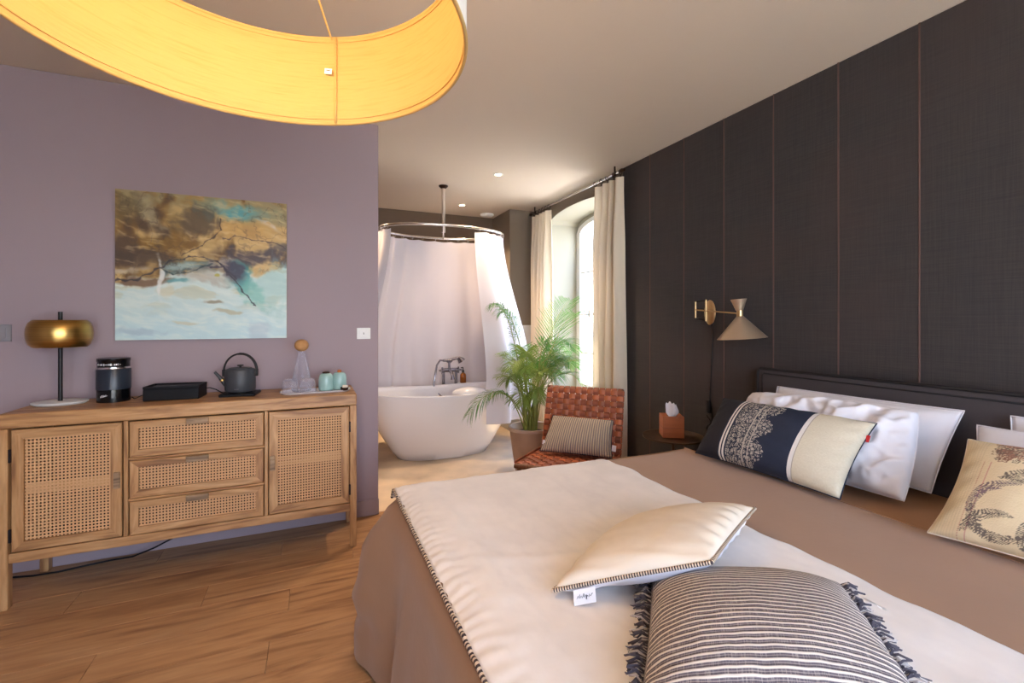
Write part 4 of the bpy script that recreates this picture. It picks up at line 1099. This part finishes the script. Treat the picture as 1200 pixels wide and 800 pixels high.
frond((2.28, 3.78, 1.36), .34, .42, .24, 22, .1, m_leaf)
frond((1.46, 3.50, .80), .40, .35, .16, 20, .6, m_leaf2)
frond((1.42, 3.30, .92), .50, .35, .15, 20, .5, m_leaf2)
frond((2.25, 3.72, 1.04), .62, .38, .22, 24, .4, m_leaf)
frond((2.30, 3.80, .85), .58, .38, .22, 24, .5, m_leaf)
frond((2.36, 3.95, .98), .66, .38, .22, 24, .5, m_leaf)
frond((2.12, 3.60, .92), .56, .38, .20, 24, .5, m_leaf)
frond((2.02, 3.50, .90), .50, .38, .18, 22, .4, m_leaf)
frond((1.62, 3.44, 1.0), .50, .38, .16, 22, .4, m_leaf2)
for k in range(13):
    a = random.uniform(-.9, 1.6); r_ = random.uniform(.2, .55); h_ = random.uniform(.72, 1.08)
    frond((min(2.34, PX+r_*math.cos(a)), PY+.1+r_*math.sin(a)*.8, h_), random.uniform(.35, .6), .36, random.uniform(.15, .2), 22, .35, random.choice((m_leaf, m_leaf, m_leaf2)), .05)
for k in range(11):
    a = random.uniform(2.0, 4.9); r_ = random.uniform(.12, .36); h_ = random.uniform(.58, 1.0)
    frond((PX+r_*math.cos(a), PY+r_*math.sin(a), h_), random.uniform(.25, .45), .35, .13, 18, .4, m_leaf2, .05)
for k in range(9):
    a = 2*PI*k/9; obj('cane_stem', tube(B(), [(.05*math.cos(a), .05*math.sin(a), 0), (.065*math.cos(a), .065*math.sin(a), .28)], [.008, .005], 6), m_stem, t)

# ------------------------------------------------------------------ bathtub
TX, TY = 1.17, 4.42
t = thing('bathtub', 'freestanding white oval bathtub under the hanging shower curtain', 'bathtub', (TX, TY, 0))
def ov(a, b, z, ends=0., n=64, e=2.3):
    out = []
    for k in range(n):
        q = 2*PI*k/n; c_, s_ = math.cos(q), math.sin(q)
        x = a*abs(c_)**(2/e)*(1 if c_ >= 0 else -1); y = b*abs(s_)**(2/e)*(1 if s_ >= 0 else -1)
        out.append((x, y, z+ends*(x/a)**2))
    return out
L = [ov(.40, .20, 0), ov(.44, .225, .006), ov(.50, .25, .08, .005), ov(.60, .30, .24, .01), ov(.70, .345, .42, .02), ov(.785, .375, .575, .035), ov(.80, .38, .60, .04), ov(.80, .38, .612, .04),
     ov(.79, .37, .617, .04), ov(.775, .355, .612, .04), ov(.76, .34, .58, .035), ov(.66, .30, .38, .02), ov(.55, .25, .2, .01), ov(.48, .2, .13), ov(.38, .12, .12)]
obj('shell', loft(B(), L), m_whitec, t, smooth=1)
obj('drain', lathe(B(), [(.02, .121), (.03, .122), (.026, .126)], 20), m_chrome, t)
t = thing('bath_cushion', 'white rounded headrest at the right end inside the bathtub rim', 'headrest', (1.36, 4.15, .618), math.radians(0))
def cush(u, v):
    a, r_ = 2*PI*u, v
    return (.17*math.cos(a)*math.sin(PI/2*r_), .085*math.sin(a)*math.sin(PI/2*r_), .055*math.cos(PI/2*r_))
obj('pad', grid(cush, 32, 10, True), m_whitec, t, smooth=3)
# floor-standing bath mixer behind the tub
t = thing('bath_mixer', 'chrome floor-standing bath mixer with hand shower behind the tub', 'tap', (1.36, 4.86, 0))
m_fix = M('mixer_chrome', (150, 148, 156), .16, 1.)
def ct(nm, pts, r, n=10, m=None): return obj(nm, tube(B(), pts, [q*1.3 for q in r] if isinstance(r, list) else r*1.35, n), m or m_fix, t, smooth=1)
ct('riser_pipe', [(-.065, 0, 0), (-.065, 0, .76)], .012); ct('riser_pipe', [(.075, 0, 0), (.075, 0, .74)], .012)
ct('cross_body', [(-.085, 0, .76), (.095, 0, .76)], .017); ct('spout', [(0, 0, .76), (0, -.04, .755), (0, -.10, .735), (0, -.125, .70), (0, -.13, .67)], [.016, .014, .013, .013, .016])
for s in (-.085, .095):
    obj('tap_handle', tube(tube(tube(B(), [(s-.036, -.03, .76), (s+.036, -.03, .76)], .010, 8), [(s, -.03, .724), (s, -.03, .796)], .010, 8), [(s, 0, .76), (s, -.035, .76)], .016, 8), m_fix, t, smooth=1)
ct('cradle_post', [(0, 0, .77), (0, 0, .84)], .010); ct('cradle', [(-.03, 0, .86), (-.012, 0, .845), (.012, 0, .845), (.03, 0, .86)], .008)
ct('hand_shower', [(-.07, -.01, .865), (0, -.01, .865), (.07, -.01, .885), (.11, -.01, .885)], [.011, .012, .011, .012])
ct('shower_head', [(.10, -.01, .89), (.125, -.012, .865), (.135, -.013, .85)], [.014, .03, .034], 20)
ct('hose', [(-.07, -.01, .865), (-.11, -.03, .87), (-.15, -.05, .82), (-.17, -.07, .74), (-.185, -.08, .66), (-.19, -.08, .60), (-.15, -.10, .53), (-.10, -.13, .48)], .008)
obj('foot_plate', lathe(lathe(B(), [(.035, 0), (.035, .008), (.013, .012)], 24, cx=-.065), [(.035, 0), (.035, .008), (.013, .012)], 24, cx=.075), m_chrome, t, smooth=1)
# shelf and bottle behind
t = thing('bath_stool', 'narrow white shelf stand behind the bathtub carrying the bottle', 'stand', (1.60, 4.93, 0))
box('shelf', (-.14, .14, -.07, .07, .585, .605), m_white, t, .003)
for sx2 in (-1, 1):
    for sy2 in (-1, 1): box('leg', (sx2*.12-.012, sx2*.12+.012, sy2*.055-.012, sy2*.055+.012, 0, .585), m_white, t, .002)
t = thing('pump_bottle', 'small amber pump bottle with black top behind the bathtub', 'bottle', (1.535, 4.92, .605))
obj('body', lathe(B(), [(.03, 0), (.034, .004), (.034, .085), (.028, .1), (.014, .108), (.013, .115)], 28), m_amber, t, smooth=1)
obj('pump', tube(tube(B(), [(0, 0, .112), (0, 0, .14)], .013, 12), [(0, 0, .14), (0, 0, .165), (-.005, -.005, .17), (-.03, -.02, .168)], .006, 8), m_black, t, smooth=1)

# shower rail and curtain
RZ = 2.155; RA, RB = .60, .35
t = thing('shower_rail', 'oval chrome shower rail hung from the ceiling above the bathtub', 'rail', (TX, TY-.03, 0))
obj('oval_ring', tube(B(), ov(RA, RB, RZ, 0, 72, 2.15), .0125, 10, True), m_chrome, t, smooth=3)
obj('ceiling_pole', tube(B(), [(0, 0, RZ), (0, 0, H)], .019, 16), m_chrome, t, smooth=1)
obj('pole_collar', lathe(B(), [(.020, H-.03), (.045, H-.008), (.045, H)], 24), m_bronze, t, smooth=1)
obj('cross_bar', tube(B(), [(-.092, -RB, RZ), (.092, RB, RZ)], .009, 10), m_chrome, t, smooth=1)
a0, a1 = math.radians(-70), math.radians(209)
def scurt(u, v):
    a = a0+(a1-a0)*u; z = 2.125-(2.125-.34)*v
    k = sst(.0, .82, v)**.9
    A_, B2 = RA+(.865-RA)*k, RB+((.46 if math.sin(a) < 0 else .46+.22*math.sin(a))-RB)*k
    f = .016+.034*v+ .014*math.sin(a*3)
    rad = 1+ (f*math.sin(a*17+1.3*math.sin(a*3)+.5*v) + .012*v*math.sin(a*7+2))/.6
    e = 2/2.15; c_, s_ = math.cos(a), math.sin(a)
    x = A_*abs(c_)**e*(1 if c_ >= 0 else -1); y = B2*abs(s_)**e*(1 if s_ >= 0 else -1)
    shift = 0
    return (x*rad, y*rad, z+.008*abs(math.sin(a*12))*(1-v)**8*-1)
t2 = thing('shower_curtain', 'white shower curtain hanging from the oval rail around the bathtub', 'shower curtain', (TX, TY-.03, 0))
obj('curtain_sheet', grid(scurt, 320, 40), m_shower, t2, smooth=3)
for k in range(25):
    a = a0+(a1-a0)*(k+.3)/25; e = 2/2.15; c_, s_ = math.cos(a), math.sin(a)
    x = RA*abs(c_)**e*(1 if c_ >= 0 else -1); y = RB*abs(s_)**e*(1 if s_ >= 0 else -1)
    obj('curtain_ring', tube(B(), [(x+.019*math.cos(q)*c_, y+.019*math.cos(q)*s_, RZ-.010+.021*math.sin(q)) for q in [2*PI*j/10 for j in range(10)]], .0022, 5, True), m_chrome, t2)

# ------------------------------------------------------------------ window curtains and rod
RX, RYZ = 2.365, 2.545
t = thing('curtain_rod', 'long thin bronze curtain rod under the ceiling before the arched window', 'curtain rod', (RX, 4.0, RYZ))
obj('rod', tube(B(), [(0, -.86, 0), (0, .93, 0)], .010, 12), m_chrome, t, smooth=1)
for yy in (-.84, .90):
    obj('finial', tube(B(), [(0, yy-.03, 0), (0, yy, 0), (0, yy+.03, 0)], [.012, .02, .012], 12), m_bronze, t, smooth=1)
    y3 = yy+(.10 if yy < 0 else -.10)
    obj('bracket', tube(tube(B(), [(0, y3, 0), (0, y3, H-RYZ)], .008, 8), [(0, y3-.02, 0), (0, y3+.02, 0)], .018, 12), m_bronze, t, smooth=1)
def curtain(ya, yb, n, label, ph, bot_spread=0.):
    t = thing('curtain', label, 'curtain', (RX, (ya+yb)/2, 0), 0, 'window curtains')
    W2 = (yb-ya)/2
    def f(u, v):
        z = 2.50-(2.50-.03)*v; a = 2*PI*n*u
        amp = .026+.026*sst(0, .25, v)
        y = -W2+2*W2*u + .012*math.sin(a*2+ph)*v + .01*math.sin(v*6+u*9)
        return (amp*math.sin(a+ph+.35*math.sin(v*3+ph))-.0+.008*math.sin(a*.5+2*v)*v, y*(1-.03*math.sin(v*PI)), z)
    obj('cloth', grid(f, n*16, 24), m_curt, t, smooth=3)
    for k in range(n+1):
        y3 = -W2+.02+(2*W2-.04)*k/n
        obj('curtain_ring', tube(B(), [(.018*math.cos(q), y3, RYZ-.006+.020*math.sin(q)) for q in [2*PI*j/10 for j in range(10)]], .0035, 6, True), m_bronze, t)
        obj('ring_clip', tube(B(), [(0, y3, RYZ-.025), (0, y3, 2.498)], .004, 6), m_bronze, t)
curtain(4.43, 4.84, 5, 'cream linen curtain at the far side of the arched window, beside the shower', .4)
curtain(3.16, 3.575, 4, 'cream linen curtain between the arched window and the dark panelled wall', 1.9)
